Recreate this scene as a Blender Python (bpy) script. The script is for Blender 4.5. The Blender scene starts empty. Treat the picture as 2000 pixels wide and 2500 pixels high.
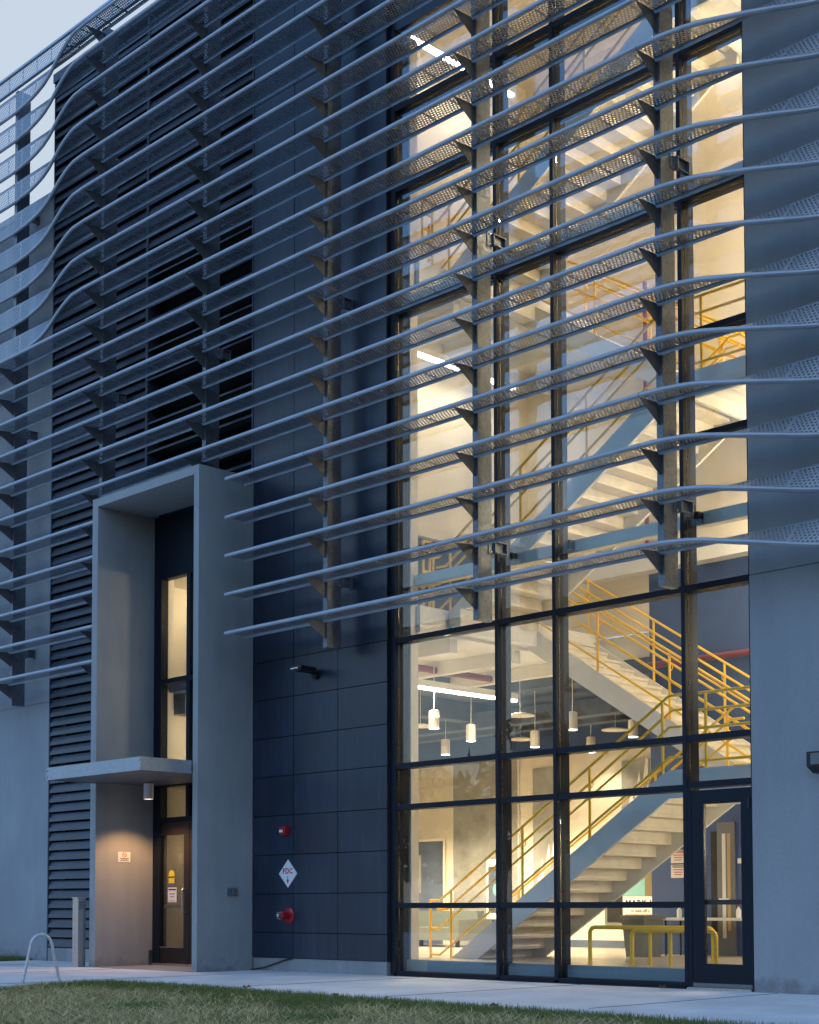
import bpy, math, random
import numpy as np
from mathutils import Matrix, Vector, noise
random.seed(7); rng = np.random.default_rng(7)
R_ = math.radians
scene = bpy.context.scene
COL = scene.collection

# ------------------------------------------------------------------ camera, sky, sun, exposure
def look_matrix(yaw, pitch, roll):
    f = Vector((-math.sin(yaw)*math.cos(pitch), math.cos(yaw)*math.cos(pitch), math.sin(pitch)))
    rt = Vector((math.cos(yaw), math.sin(yaw), 0)); up = rt.cross(f)
    r2 = rt*math.cos(roll) + up*math.sin(roll); u2 = up*math.cos(roll) - rt*math.sin(roll)
    return Matrix((r2, u2, -f)).transposed()
cam_d = bpy.data.cameras.new('camera'); cam = bpy.data.objects.new('camera', cam_d); COL.objects.link(cam)
cam.matrix_world = Matrix.Translation((10.094, -15.775, 1.0249)) @ look_matrix(R_(44.5098), R_(2.76344), R_(-0.15236)).to_4x4()
cam_d.sensor_fit = 'HORIZONTAL'; cam_d.sensor_width = 36; cam_d.lens = 36*3690.55/2000
cam_d.shift_x = (1000-1067.215)/2000; cam_d.shift_y = (2033.51-1250)/2000
cam_d.clip_end = 4000
scene.camera = cam

SUN_EL, SUN_AZ = R_(2.0), R_(25)          # azimuth clockwise from +Y: low behind the building
w = bpy.data.worlds.new('World'); scene.world = w; w.use_nodes = True
nt = w.node_tree; nt.nodes.clear()
out = nt.nodes.new('ShaderNodeOutputWorld'); bg = nt.nodes.new('ShaderNodeBackground')
sky = nt.nodes.new('ShaderNodeTexSky'); sky.sky_type = 'NISHITA'; sky.sun_disc = False
sky.sun_elevation = SUN_EL; sky.sun_rotation = SUN_AZ; sky.air_density = 1.0; sky.dust_density = 0.6; sky.ozone_density = 4.0
# thin high cloud veil, patchy over the whole dome
stc = nt.nodes.new('ShaderNodeTexCoord'); smp = nt.nodes.new('ShaderNodeMapping'); smp.inputs['Location'].default_value = (1.3, .4, .2); smp.inputs['Scale'].default_value = (1, 1, 1.8)
nt.links.new(stc.outputs['Generated'], smp.inputs[0])
sno = nt.nodes.new('ShaderNodeTexNoise'); sno.inputs['Scale'].default_value = 1.4; sno.inputs['Detail'].default_value = 3; nt.links.new(smp.outputs[0], sno.inputs[0])
smr = nt.nodes.new('ShaderNodeMapRange'); smr.interpolation_type = 'SMOOTHSTEP'; smr.inputs['From Min'].default_value = .42; smr.inputs['From Max'].default_value = .66; smr.inputs['To Max'].default_value = .93
nt.links.new(sno.outputs[0], smr.inputs[0])
smx = nt.nodes.new('ShaderNodeMix'); smx.data_type = 'RGBA'; smx.inputs[7].default_value = (.36, .405, .45, 1)
nt.links.new(smr.outputs[0], smx.inputs[0]); stn = nt.nodes.new('ShaderNodeMix'); stn.data_type = 'RGBA'; stn.blend_type = 'MULTIPLY'; stn.inputs[0].default_value = 1; stn.inputs[7].default_value = (1.62, 1.15, 1.0, 1)   # camera white balance
nt.links.new(sky.outputs[0], stn.inputs[6]); nt.links.new(stn.outputs[2], smx.inputs[6])
nt.links.new(smx.outputs[2], bg.inputs[0]); nt.links.new(bg.outputs[0], out.inputs[0])
bg.inputs[1].default_value = 0.15
sun_d = bpy.data.lights.new('sun', 'SUN'); sun = bpy.data.objects.new('sun', sun_d); COL.objects.link(sun)
sun_d.energy = 0.03; sun_d.angle = R_(0.5); sun_d.color = (1, .72, .5)
sd = Vector((math.sin(SUN_AZ)*math.cos(SUN_EL), math.cos(SUN_AZ)*math.cos(SUN_EL), math.sin(SUN_EL)))
sun.rotation_euler = sd.to_track_quat('Z', 'Y').to_euler()
scene.view_settings.view_transform = 'Standard'; scene.view_settings.look = 'None'
scene.view_settings.exposure = 3.5; scene.view_settings.gamma = 1.0; scene.view_settings.use_curve_mapping = False
scene.render.engine = 'CYCLES'
cy = scene.cycles
cy.use_denoising = True; cy.denoiser = 'OPENIMAGEDENOISE'; cy.denoising_input_passes = 'RGB_ALBEDO_NORMAL'; cy.denoising_prefilter = 'NONE'
cy.max_bounces = 10; cy.diffuse_bounces = 5; cy.glossy_bounces = 4; cy.transmission_bounces = 6; cy.transparent_max_bounces = 40
cy.caustics_reflective = False; cy.caustics_refractive = False; cy.sample_clamp_indirect = 6.0
WARM = (1.0, .77, .49)

# ------------------------------------------------------------------ materials
def mat_base(name):
    m = bpy.data.materials.new(name); m.use_nodes = True
    return m, m.node_tree.nodes, m.node_tree.links, m.node_tree.nodes['Principled BSDF']
def simple(name, col, rough=.6, metal=0.0, spec=.5, var=0.0, scale=4.0, bump=0.0, bscale=80.0, coord='Object', stretch=(1, 1, 1)):
    m, n, l, b = mat_base(name)
    b.inputs['Base Color'].default_value = (*col, 1); b.inputs['Roughness'].default_value = rough
    b.inputs['Metallic'].default_value = metal; b.inputs['Specular IOR Level'].default_value = spec
    if var or bump:
        tc = n.new('ShaderNodeTexCoord'); mp = n.new('ShaderNodeMapping'); mp.inputs['Scale'].default_value = stretch
        if coord == 'World':
            g = n.new('ShaderNodeNewGeometry'); l.new(g.outputs['Position'], mp.inputs[0])
        else: l.new(tc.outputs[coord], mp.inputs[0])
        if var:
            no = n.new('ShaderNodeTexNoise'); no.inputs['Scale'].default_value = scale; no.inputs['Detail'].default_value = 6
            l.new(mp.outputs[0], no.inputs[0])
            mr = n.new('ShaderNodeMapRange'); mr.inputs['From Min'].default_value = .3; mr.inputs['From Max'].default_value = .7
            mr.inputs['To Min'].default_value = 1-var; mr.inputs['To Max'].default_value = 1+var
            l.new(no.outputs[0], mr.inputs[0])
            mx = n.new('ShaderNodeMix'); mx.data_type = 'RGBA'; mx.blend_type = 'MULTIPLY'; mx.inputs[0].default_value = 1
            mx.inputs[6].default_value = (*col, 1); l.new(mr.outputs[0], mx.inputs[7]); l.new(mx.outputs[2], b.inputs['Base Color'])
        if bump:
            n2 = n.new('ShaderNodeTexNoise'); n2.inputs['Scale'].default_value = bscale; n2.inputs['Detail'].default_value = 4
            l.new(mp.outputs[0], n2.inputs[0]); bp = n.new('ShaderNodeBump'); bp.inputs['Strength'].default_value = bump
            bp.inputs['Distance'].default_value = .01
            l.new(n2.outputs[0], bp.inputs['Height']); l.new(bp.outputs[0], b.inputs['Normal'])
    return m
def emis(name, col, s):
    m, n, l, b = mat_base(name)
    b.inputs['Base Color'].default_value = (.8, .8, .8, 1)
    b.inputs['Emission Color'].default_value = (*col, 1); b.inputs['Emission Strength'].default_value = s
    return m
def concrete(name, col, streak=.12, blotch=.11, splash=.0):
    """board-smooth concrete: broad blotches, fine pores, faint run-down streaks"""
    m, n, l, b = mat_base(name); b.inputs['Roughness'].default_value = .8
    g = n.new('ShaderNodeNewGeometry')
    def noi(sc, stretch, lo, hi, det=5):
        mp = n.new('ShaderNodeMapping'); mp.inputs['Scale'].default_value = stretch; l.new(g.outputs['Position'], mp.inputs[0])
        t = n.new('ShaderNodeTexNoise'); t.inputs['Scale'].default_value = sc; t.inputs['Detail'].default_value = det; l.new(mp.outputs[0], t.inputs[0])
        r = n.new('ShaderNodeMapRange'); r.inputs['From Min'].default_value = .3; r.inputs['From Max'].default_value = .7
        r.inputs['To Min'].default_value = lo; r.inputs['To Max'].default_value = hi; l.new(t.outputs[0], r.inputs[0]); return r, t
    a, _ = noi(.8, (1, 1, .7), 1-blotch, 1+blotch); c, _ = noi(6, (1, 1, .12), 1-streak, 1+streak*.6); d, t3 = noi(60, (1, 1, 1), .95, 1.05, 2)
    m1 = n.new('ShaderNodeMath'); m1.operation = 'MULTIPLY'; l.new(a.outputs[0], m1.inputs[0]); l.new(c.outputs[0], m1.inputs[1])
    m2 = n.new('ShaderNodeMath'); m2.operation = 'MULTIPLY'; l.new(m1.outputs[0], m2.inputs[0]); l.new(d.outputs[0], m2.inputs[1])
    mx = n.new('ShaderNodeMix'); mx.data_type = 'RGBA'; mx.blend_type = 'MULTIPLY'; mx.inputs[0].default_value = 1
    mx.inputs[6].default_value = (*col, 1); l.new(m2.outputs[0], mx.inputs[7]); l.new(mx.outputs[2], b.inputs['Base Color'])
    if splash:                                   # irregular mud splashes in the lowest half metre, small chalky marks
        sz = n.new('ShaderNodeSeparateXYZ'); l.new(g.outputs['Position'], sz.inputs[0])
        hz = n.new('ShaderNodeMapRange'); hz.inputs['From Max'].default_value = .5; hz.inputs['To Min'].default_value = .30; hz.inputs['To Max'].default_value = -.25; l.new(sz.outputs[2], hz.inputs[0])
        q = n.new('ShaderNodeTexNoise'); q.inputs['Scale'].default_value = 5; q.inputs['Detail'].default_value = 8; l.new(g.outputs['Position'], q.inputs[0])
        ad = n.new('ShaderNodeMath'); ad.operation = 'ADD'; l.new(q.outputs[0], ad.inputs[0]); l.new(hz.outputs[0], ad.inputs[1])
        rr = n.new('ShaderNodeMapRange'); rr.inputs['From Min'].default_value = .62; rr.inputs['From Max'].default_value = .85; rr.inputs['To Max'].default_value = splash; l.new(ad.outputs[0], rr.inputs[0])
        m5 = n.new('ShaderNodeMix'); m5.data_type = 'RGBA'; l.new(rr.outputs[0], m5.inputs[0]); l.new(mx.outputs[2], m5.inputs[6]); m5.inputs[7].default_value = (.12, .11, .09, 1)
        l.new(m5.outputs[2], b.inputs['Base Color'])
    bp = n.new('ShaderNodeBump'); bp.inputs['Strength'].default_value = .25; bp.inputs['Distance'].default_value = .004
    l.new(t3.outputs[0], bp.inputs['Height']); l.new(bp.outputs[0], b.inputs['Normal'])
    return m
def perforated(name, col, pitch=.054, rad=.0176, vlo=.03, vhi=.345):
    """painted steel sheet with staggered round holes; UV is in metres along / across the sheet"""
    m, n, l, b = mat_base(name)
    b.inputs['Base Color'].default_value = (*col, 1); b.inputs['Roughness'].default_value = .48; b.inputs['Metallic'].default_value = .5
    uv = n.new('ShaderNodeUVMap'); sp = n.new('ShaderNodeSeparateXYZ'); l.new(uv.outputs[0], sp.inputs[0])
    def M(op, a, c=None):
        x = n.new('ShaderNodeMath'); x.operation = op
        for i, v in enumerate((a, c)):
            if v is None: continue
            if isinstance(v, (int, float)): x.inputs[i].default_value = v
            else: l.new(v, x.inputs[i])
        return x.outputs[0]
    U, V = sp.outputs[0], sp.outputs[1]
    py = pitch*1.732
    def cell(ou, ov):
        a = M('SUBTRACT', M('FRACT', M('ADD', M('DIVIDE', U, pitch), ou)), .5); a = M('MULTIPLY', a, pitch)
        c = M('SUBTRACT', M('FRACT', M('ADD', M('DIVIDE', V, py), ov)), .5); c = M('MULTIPLY', c, py)
        return M('SQRT', M('ADD', M('MULTIPLY', a, a), M('MULTIPLY', c, c)))
    d = M('MINIMUM', cell(0, 0), cell(.5, .5))
    hole = M('LESS_THAN', d, rad)
    hole = M('MULTIPLY', hole, M('GREATER_THAN', V, vlo)); hole = M('MULTIPLY', hole, M('LESS_THAN', V, vhi))
    seam = M('ABSOLUTE', M('SUBTRACT', M('FRACT', M('DIVIDE', U, .5233)), .5)); hole = M('MULTIPLY', hole, M('LESS_THAN', seam, .462))
    tr = n.new('ShaderNodeBsdfTransparent'); mx = n.new('ShaderNodeMixShader'); o = n['Material Output']
    l.new(hole, mx.inputs[0]); l.new(b.outputs[0], mx.inputs[1]); l.new(tr.outputs[0], mx.inputs[2]); l.new(mx.outputs[0], o.inputs[0])
    return m
def glass(name, tint=(.93, .96, .95), boost=1.0):
    m, n, l, b = mat_base(name); n.remove(b)
    tr = n.new('ShaderNodeBsdfTransparent'); tr.inputs[0].default_value = (*tint, 1)
    gl = n.new('ShaderNodeBsdfGlossy'); gl.inputs['Roughness'].default_value = .0; gl.inputs[0].default_value = (.95, .97, 1, 1)
    fr = n.new('ShaderNodeFresnel'); fr.inputs[0].default_value = 1.5
    mu = n.new('ShaderNodeMath'); mu.operation = 'MULTIPLY'; mu.inputs[1].default_value = boost; l.new(fr.outputs[0], mu.inputs[0])
    mx = n.new('ShaderNodeMixShader'); l.new(mu.outputs[0], mx.inputs[0]); l.new(tr.outputs[0], mx.inputs[1]); l.new(gl.outputs[0], mx.inputs[2])
    l.new(mx.outputs[0], n['Material Output'].inputs[0])
    return m
def galvanised(name, col, con=.3):
    m, n, l, b = mat_base(name); b.inputs['Metallic'].default_value = .4; b.inputs['Roughness'].default_value = .42
    g = n.new('ShaderNodeNewGeometry'); vo = n.new('ShaderNodeTexVoronoi'); vo.inputs['Scale'].default_value = 26
    no = n.new('ShaderNodeTexNoise'); no.inputs['Scale'].default_value = 3.5; no.inputs['Detail'].default_value = 6
    l.new(g.outputs['Position'], vo.inputs[0]); l.new(g.outputs['Position'], no.inputs[0])
    sp = n.new('ShaderNodeSeparateColor'); l.new(vo.outputs['Color'], sp.inputs[0])
    ad = n.new('ShaderNodeMath'); ad.operation = 'ADD'; l.new(sp.outputs[0], ad.inputs[0]); l.new(no.outputs[0], ad.inputs[1])
    mr = n.new('ShaderNodeMapRange'); mr.inputs['From Max'].default_value = 1.6; mr.inputs['To Min'].default_value = 1-con; mr.inputs['To Max'].default_value = 1+con*.7
    l.new(ad.outputs[0], mr.inputs[0])
    mx = n.new('ShaderNodeMix'); mx.data_type = 'RGBA'; mx.blend_type = 'MULTIPLY'; mx.inputs[0].default_value = 1
    mx.inputs[6].default_value = (*col, 1); l.new(mr.outputs[0], mx.inputs[7]); l.new(mx.outputs[2], b.inputs['Base Color'])
    r2 = n.new('ShaderNodeMapRange'); r2.inputs['To Min'].default_value = .46-con*.3; r2.inputs['To Max'].default_value = .46+con*.3; l.new(sp.outputs[1], r2.inputs[0]); l.new(r2.outputs[0], b.inputs['Roughness'])
    return m
def cladding_mat(name):
    """dark navy painted metal with faint mineral run marks"""
    m, n, l, b = mat_base(name); b.inputs['Roughness'].default_value = .36; b.inputs['Specular IOR Level'].default_value = .55
    g = n.new('ShaderNodeNewGeometry'); mp = n.new('ShaderNodeMapping'); mp.inputs['Scale'].default_value = (1, 1, .09); l.new(g.outputs['Position'], mp.inputs[0])
    t = n.new('ShaderNodeTexNoise'); t.inputs['Scale'].default_value = 9; t.inputs['Detail'].default_value = 5; l.new(mp.outputs[0], t.inputs[0])
    t2 = n.new('ShaderNodeTexNoise'); t2.inputs['Scale'].default_value = .9; l.new(g.outputs['Position'], t2.inputs[0])
    ml = n.new('ShaderNodeMath'); ml.operation = 'MULTIPLY'; l.new(t.outputs[0], ml.inputs[0]); l.new(t2.outputs[0], ml.inputs[1])
    cr = n.new('ShaderNodeValToRGB'); cr.color_ramp.elements[0].position = .2; cr.color_ramp.elements[0].color = (.012, .021, .040, 1)
    cr.color_ramp.elements[1].position = .42; cr.color_ramp.elements[1].color = (.026, .036, .060, 1)
    l.new(ml.outputs[0], cr.inputs[0])
    oi = n.new('ShaderNodeObjectInfo'); mr = n.new('ShaderNodeMapRange'); mr.inputs['To Min'].default_value = .78; mr.inputs['To Max'].default_value = 1.2; l.new(oi.outputs['Random'], mr.inputs[0])
    mx = n.new('ShaderNodeMix'); mx.data_type = 'RGBA'; mx.blend_type = 'MULTIPLY'; mx.inputs[0].default_value = 1
    l.new(cr.outputs[0], mx.inputs[6]); l.new(mr.outputs[0], mx.inputs[7])
    # pale dusty runs and specks
    mp2 = n.new('ShaderNodeMapping'); mp2.inputs['Scale'].default_value = (14, 14, .8); l.new(g.outputs['Position'], mp2.inputs[0])
    t3 = n.new('ShaderNodeTexNoise'); t3.inputs['Scale'].default_value = 1.6; t3.inputs['Detail'].default_value = 7; l.new(mp2.outputs[0], t3.inputs[0])
    r3 = n.new('ShaderNodeMapRange'); r3.inputs['From Min'].default_value = .60; r3.inputs['From Max'].default_value = .80; r3.inputs['To Max'].default_value = .35; l.new(t3.outputs[0], r3.inputs[0])
    m3 = n.new('ShaderNodeMix'); m3.data_type = 'RGBA'; l.new(r3.outputs[0], m3.inputs[0]); l.new(mx.outputs[2], m3.inputs[6]); m3.inputs[7].default_value = (.12, .125, .14, 1)
    l.new(m3.outputs[2], b.inputs['Base Color'])
    r4 = n.new('ShaderNodeMapRange'); r4.inputs['To Min'].default_value = .28; r4.inputs['To Max'].default_value = .46; l.new(t2.outputs[0], r4.inputs[0]); l.new(r4.outputs[0], b.inputs['Roughness'])
    return m
M = {}
M['concrete'] = concrete('light_concrete', (.32, .335, .35), .035, .11, .5)
M['portal'] = concrete('portal_concrete', (.33, .345, .35), .045, .11, .4)
M['plinth'] = concrete('plinth_concrete', (.30, .31, .31))
M['pave'] = concrete('pavement_concrete', (.70, .69, .68), .07, .16)
M['clad'] = cladding_mat('navy_cladding')
M['gap'] = simple('joint_shadow_gap', (.012, .014, .018), .8)
M['slat'] = simple('louvre_paint', (.055, .068, .092), .45, .1, var=.12, scale=2, coord='World')
M['void'] = simple('black_void', (.004, .004, .005), .9)
M['frame'] = simple('dark_bronze_frame', (.008, .012, .021), .5, 0, .22)
M['doorframe'] = simple('dark_bronze_door', (.030, .022, .018), .45, .3, var=.15, scale=5, coord='World')
M['galv'] = galvanised('galvanised_steel', (.165, .185, .21))
M['canopy'] = galvanised('galvanised_canopy', (.38, .42, .46), .12)
M['perf'] = perforated('perforated_blade', (.40, .43, .47))
M['nose'] = simple('blade_nose_paint', (.38, .42, .47), .38, .45, var=.08, scale=3, coord='World')
M['fin'] = simple('fin_paint', (.16, .17, .18), .55, .2)
M['glass'] = glass('clear_glass', boost=.14)
M['glassdoor'] = glass('door_glass', (.86, .88, .84), .35)
M['cream'] = simple('cream_wall_paint', (.76, .70, .60), .7, var=.04, scale=1.2, coord='World')
M['navy'] = simple('navy_wall_paint', (.055, .10, .25), .6, var=.10, scale=1.5, coord='World')
M['white'] = simple('white_steel_paint', (.74, .74, .72), .5, var=.05, scale=2, coord='World')
M['tread'] = simple('pale_stair_tread', (.72, .68, .60), .65, var=.08, scale=5, coord='World')
M['yellow'] = simple('yellow_rail_paint', (.92, .58, .045), .35)
M['deck'] = simple('dark_ceiling_deck', (.10, .13, .20), .7, var=.2, scale=2, coord='World')
M['floor'] = simple('polished_floor', (.44, .39, .32), .28, var=.12, scale=2, coord='World')
M['curb'] = simple('grey_curb', (.20, .25, .29), .6)
M['red'] = simple('red_pipe_paint', (.20, .045, .06), .4)
M['redplastic'] = simple('red_plastic', (.42, .012, .02), .3)
M['steel'] = simple('brushed_stainless', (.55, .54, .52), .32, .9, var=.1, scale=20, stretch=(1, 1, .1))
M['rack'] = galvanised('rack_galvanised', (.62, .64, .66))
M['black'] = simple('black_plastic', (.012, .012, .014), .5)
M['signwhite'] = simple('white_sign', (.80, .80, .80), .5)
M['paper'] = simple('paper', (.74, .72, .68), .8)
M['ink'] = simple('dark_ink', (.03, .03, .035), .8)
M['redink'] = simple('red_ink', (.5, .03, .04), .6)
M['stickeryellow'] = simple('yellow_sticker', (.78, .62, .03), .5)
M['purple'] = simple('purple_ink', (.12, .09, .32), .5)
M['grey'] = simple('grey_plastic', (.17, .18, .18), .5)
M['sofa'] = simple('grey_upholstery', (.17, .20, .20), .9, bump=.3, bscale=200)
M['mesh'] = simple('grey_mesh_panel', (.33, .33, .32), .7, var=.2, scale=3)
M['lampbody'] = simple('white_lamp_body', (.78, .76, .72), .4)
M['tube'] = emis('lit_diffuser', (1, .96, .90), 1.3)
M['bulb'] = emis('lit_lamp_lens', (1, .93, .80), 1.8)
M['downbulb'] = emis('lit_downlight_lens', (1, .75, .5), .5)
M['wood'] = simple('pale_wood', (.50, .34, .17), .5)
M['teal'] = simple('teal_print', (.22, .48, .50), .6)
M['leafy'] = simple('brown_print', (.22, .17, .07), .6)
M['leaf'] = simple('dead_leaf', (.20, .085, .045), .8)

# ------------------------------------------------------------------ mesh helpers
class MB:
    def __init__(s): s.v = []; s.f = []; s.mi = []; s.uv = {}
    def face(s, idx, mi=0): s.f.append(tuple(idx)); s.mi.append(mi)
    def box(s, x0, x1, y0, y1, z0, z1, mi=0):
        k = len(s.v)
        s.v += [(x0, y0, z0), (x1, y0, z0), (x1, y1, z0), (x0, y1, z0), (x0, y0, z1), (x1, y0, z1), (x1, y1, z1), (x0, y1, z1)]
        for q in ((0, 3, 2, 1), (4, 5, 6, 7), (0, 1, 5, 4), (1, 2, 6, 5), (2, 3, 7, 6), (3, 0, 4, 7)): s.face([k+i for i in q], mi)
        return s
    def prism(s, poly, axis, a, b, mi=0):
        """poly of 2D points extruded along axis from a to b; axis 'x': (y,z), 'y': (x,z), 'z': (x,y)"""
        def P(p, t): return {'x': (t, p[0], p[1]), 'y': (p[0], t, p[1]), 'z': (p[0], p[1], t)}[axis]
        k = len(s.v); n = len(poly)
        s.v += [P(p, a) for p in poly] + [P(p, b) for p in poly]
        s.face([k+i for i in range(n)][::-1], mi); s.face([k+n+i for i in range(n)], mi)
        for i in range(n):
            j = (i+1) % n; s.face((k+i, k+j, k+n+j, k+n+i), mi)
        return s
    def tube(s, pts, r, n=8, mi=0, cap=True):
        pts = [Vector(p) for p in pts]; k0 = len(s.v); rings = []
        up = None
        for i, p in enumerate(pts):
            d0 = (pts[i]-pts[i-1]).normalized() if i > 0 else (pts[1]-pts[0]).normalized()
            d1 = (pts[i+1]-pts[i]).normalized() if i < len(pts)-1 else d0
            t = (d0+d1).normalized() if (d0+d1).length > 1e-6 else d0
            if up is None:
                up = Vector((0, 0, 1)) if abs(t.z) < .9 else Vector((1, 0, 0))
            a = t.cross(up).normalized(); b = a.cross(t).normalized(); up = b
            sc = 1/max(.5, math.sqrt(max(.25, (1+d0.dot(d1))/2)))
            ring = []
            for j in range(n):
                an = 2*math.pi*j/n; s.v.append(tuple(p + (a*math.cos(an)+b*math.sin(an))*r*sc)); ring.append(len(s.v)-1)
            rings.append(ring)
        for i in range(len(rings)-1):
            for j in range(n):
                q = (j+1) % n; s.face((rings[i][j], rings[i][q], rings[i+1][q], rings[i+1][j]), mi)
        if cap: s.face(rings[0][::-1], mi); s.face(rings[-1], mi)
        return s
    def lathe(s, prof, c, axis='z', n=20, mi=0):
        """profile of (radius, along) spun about an axis through c"""
        rings = []
        for r, h in prof:
            ring = []
            for j in range(n):
                a = 2*math.pi*j/n; u, v = r*math.cos(a), r*math.sin(a)
                p = {'z': (c[0]+u, c[1]+v, c[2]+h), 'y': (c[0]+u, c[1]+h, c[2]+v), 'x': (c[0]+h, c[1]+u, c[2]+v)}[axis]
                s.v.append(p); ring.append(len(s.v)-1)
            rings.append(ring)
        for i in range(len(rings)-1):
            for j in range(n):
                q = (j+1) % n; s.face((rings[i][j], rings[i][q], rings[i+1][q], rings[i+1][j]), mi)
        s.face(rings[0][::-1], mi); s.face(rings[-1], mi)
        return s
    def mesh(s, name, mats, smooth=False):
        me = bpy.data.meshes.new(name); me.from_pydata(s.v, [], s.f)
        for m in mats: me.materials.append(m)
        if len(mats) > 1: me.polygons.foreach_set('material_index', s.mi)
        if smooth: me.polygons.foreach_set('use_smooth', [True]*len(me.polygons)); me.set_sharp_from_angle(angle=R_(40))
        me.update()
        import bmesh
        bm = bmesh.new(); bm.from_mesh(me); bmesh.ops.recalc_face_normals(bm, faces=bm.faces); bm.to_mesh(me); bm.free()
        return me
def put(name, me, parent=None, loc=(0, 0, 0)):
    o = bpy.data.objects.new(name, me); COL.objects.link(o); o.location = loc
    if parent is not None:
        o.parent = parent; o.location = Vector(loc) - (Vector(parent['org']) if 'org' in parent else Vector((0, 0, 0)))
    return o
def part(name, mb, mats, parent, smooth=False, kind=None, label=None):
    """geometry given in world metres, stored relative to its parent's origin"""
    if not isinstance(mats, (list, tuple)): mats = [mats]
    o = put(name, mb.mesh(name, mats, smooth), parent)
    if parent is not None and 'org' in parent:
        pass
    if kind: o['kind'] = kind
    if label: o['label'] = label
    o['org'] = (0, 0, 0)
    return o
def thing(name, label, cat, loc=(0, 0, 0), group=None):
    o = bpy.data.objects.new(name, None); COL.objects.link(o); o.location = loc; o['org'] = loc
    o['label'] = label; o['category'] = cat
    if group: o['group'] = group
    return o
def solid(name, mb, mats, label, cat, smooth=False, group=None):
    o = part(name, mb, mats, None, smooth); o['label'] = label; o['category'] = cat
    if group: o['group'] = group
    return o
def struct(name, mb, mats, smooth=False):
    o = part(name, mb, mats, None, smooth); o['kind'] = 'structure'; return o
def text_mesh(body, size, mat, loc, rot, parent, name='lettering', extrude=.001, align='CENTER', bold=0.0):
    cu = bpy.data.curves.new(name, 'FONT'); cu.body = body; cu.size = size; cu.align_x = align; cu.align_y = 'CENTER'
    cu.extrude = extrude; cu.space_character = 1.12; cu.offset = bold; cu.resolution_u = 3
    tmp = bpy.data.objects.new('tmp', cu); COL.objects.link(tmp)
    bpy.context.view_layer.update()
    me = bpy.data.meshes.new_from_object(tmp); bpy.data.objects.remove(tmp); bpy.data.curves.remove(cu)
    me.materials.clear(); me.materials.append(mat)
    o = put(name, me, parent, loc); o.rotation_euler = rot; o['org'] = (0, 0, 0)
    return o
def B(*a): return MB().box(*a)
FRONT = (R_(90), 0, 0)            # lettering that faces -Y
PF = -.14                         # plane of the cladding and concrete faces

# ------------------------------------------------------------------ ground
def ground_z(x, y): return -.045 - max(0.0, min(1.0, (-4.2-y)/8.0))*.16
mb = MB()
xs = [-900, -200, -60, -30] + list(np.linspace(-20, 14, 35)) + [30, 60, 200, 900]
ys = [-900, -200, -60, -30] + list(np.linspace(-18, -3, 31)) + [0, 30, 200, 900]
for y in ys:
    for x in xs: mb.v.append((x, y, ground_z(x, y)))
nx = len(xs)
for j in range(len(ys)-1):
    for i in range(nx-1): mb.face((j*nx+i, j*nx+i+1, (j+1)*nx+i+1, (j+1)*nx+i))
m, n, l, b = mat_base('lawn_soil'); b.inputs['Roughness'].default_value = .95
g = n.new('ShaderNodeNewGeometry'); t = n.new('ShaderNodeTexNoise'); t.inputs['Scale'].default_value = 1.1; t.inputs['Detail'].default_value = 8
l.new(g.outputs['Position'], t.inputs[0]); cr = n.new('ShaderNodeValToRGB')
cr.color_ramp.elements[0].position = .38; cr.color_ramp.elements[0].color = (.028, .050, .016, 1)
cr.color_ramp.elements[1].position = .62; cr.color_ramp.elements[1].color = (.085, .080, .045, 1)
l.new(t.outputs[0], cr.inputs[0]); l.new(cr.outputs[0], b.inputs['Base Color']); M['soil'] = m
struct('lawn_ground', mb, M['soil'])
# lawn edge, seen from above: pavement lies between it and the building
EDGE = [(-7.6, -9.0), (-7.75, -7.5), (-8.0, -5.9), (-8.25, -4.7), (-8.35, -4.15), (-8.0, -3.85), (-7.2, -3.75), (-6.2, -3.75), (-4.6, -3.92), (-1.5, -4.06), (2.1, -4.32), (14, -5.0)]
PZ = -.02
pav = [(-8.0, -26)] + EDGE + [(14, .6), (-16.35, .6), (-16.35, -1.15), (-60, -1.15), (-60, -26)]
mb = MB(); mb.prism(pav, 'z', -.30, PZ)
pavement = struct('pavement', mb, M['pave'])
for x in (-14.6, -11.6, -8.6, -5.6, -2.6, .4):     # saw-cut joints, dark sealant a few mm proud of the slab
    part('joint', B(x-.006, x+.006, -3.72 if x > -8.2 else -8, -.16 if not -9.7 < x < -9.4 else -1.3, PZ-.01, PZ+.003), M['gap'], pavement)

# ------------------------------------------------------------------ building shell
bld = thing('campus_building', 'grey concrete and navy metal campus building with tall louvred and glazed front', 'building')
def conc_wall(x0, x1, ztop, name='concrete_wall', label=None):
    a = MB(); a.box(x0, x1, PF, .25, -.3, 5.018); a.box(x0, x1, PF, .25, 5.034, ztop); a.box(x0, x1, PF+.015, .25, 5.018, 5.034)
    return part(name, a, M['concrete'], bld, label=label)
conc_wall(.055, 16, 18.2, label='grey concrete wall to the side of the glazed door')
conc_wall(-60, -15.9, 15.08, label='lower grey concrete wing beside the louvre strip')
part('coping', B(-60, -15.9, PF-.03, .3, 15.083, 15.16), M['galv'], bld)
part('side_wall', B(-15.9, -15.7, .41, 14, 15.0, 17.41), M['clad'], bld)
part('parapet', B(-15.93, 16, PF-.02, .3, 17.42, 17.60), M['clad'], bld)
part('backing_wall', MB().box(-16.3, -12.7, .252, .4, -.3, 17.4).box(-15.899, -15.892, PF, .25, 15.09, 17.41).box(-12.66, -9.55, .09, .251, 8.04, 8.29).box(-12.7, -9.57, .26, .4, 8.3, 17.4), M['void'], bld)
part('plinth', B(-9.53, -6.36, PF+.015, .3, -.3, .188), M['plinth'], bld)
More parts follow.
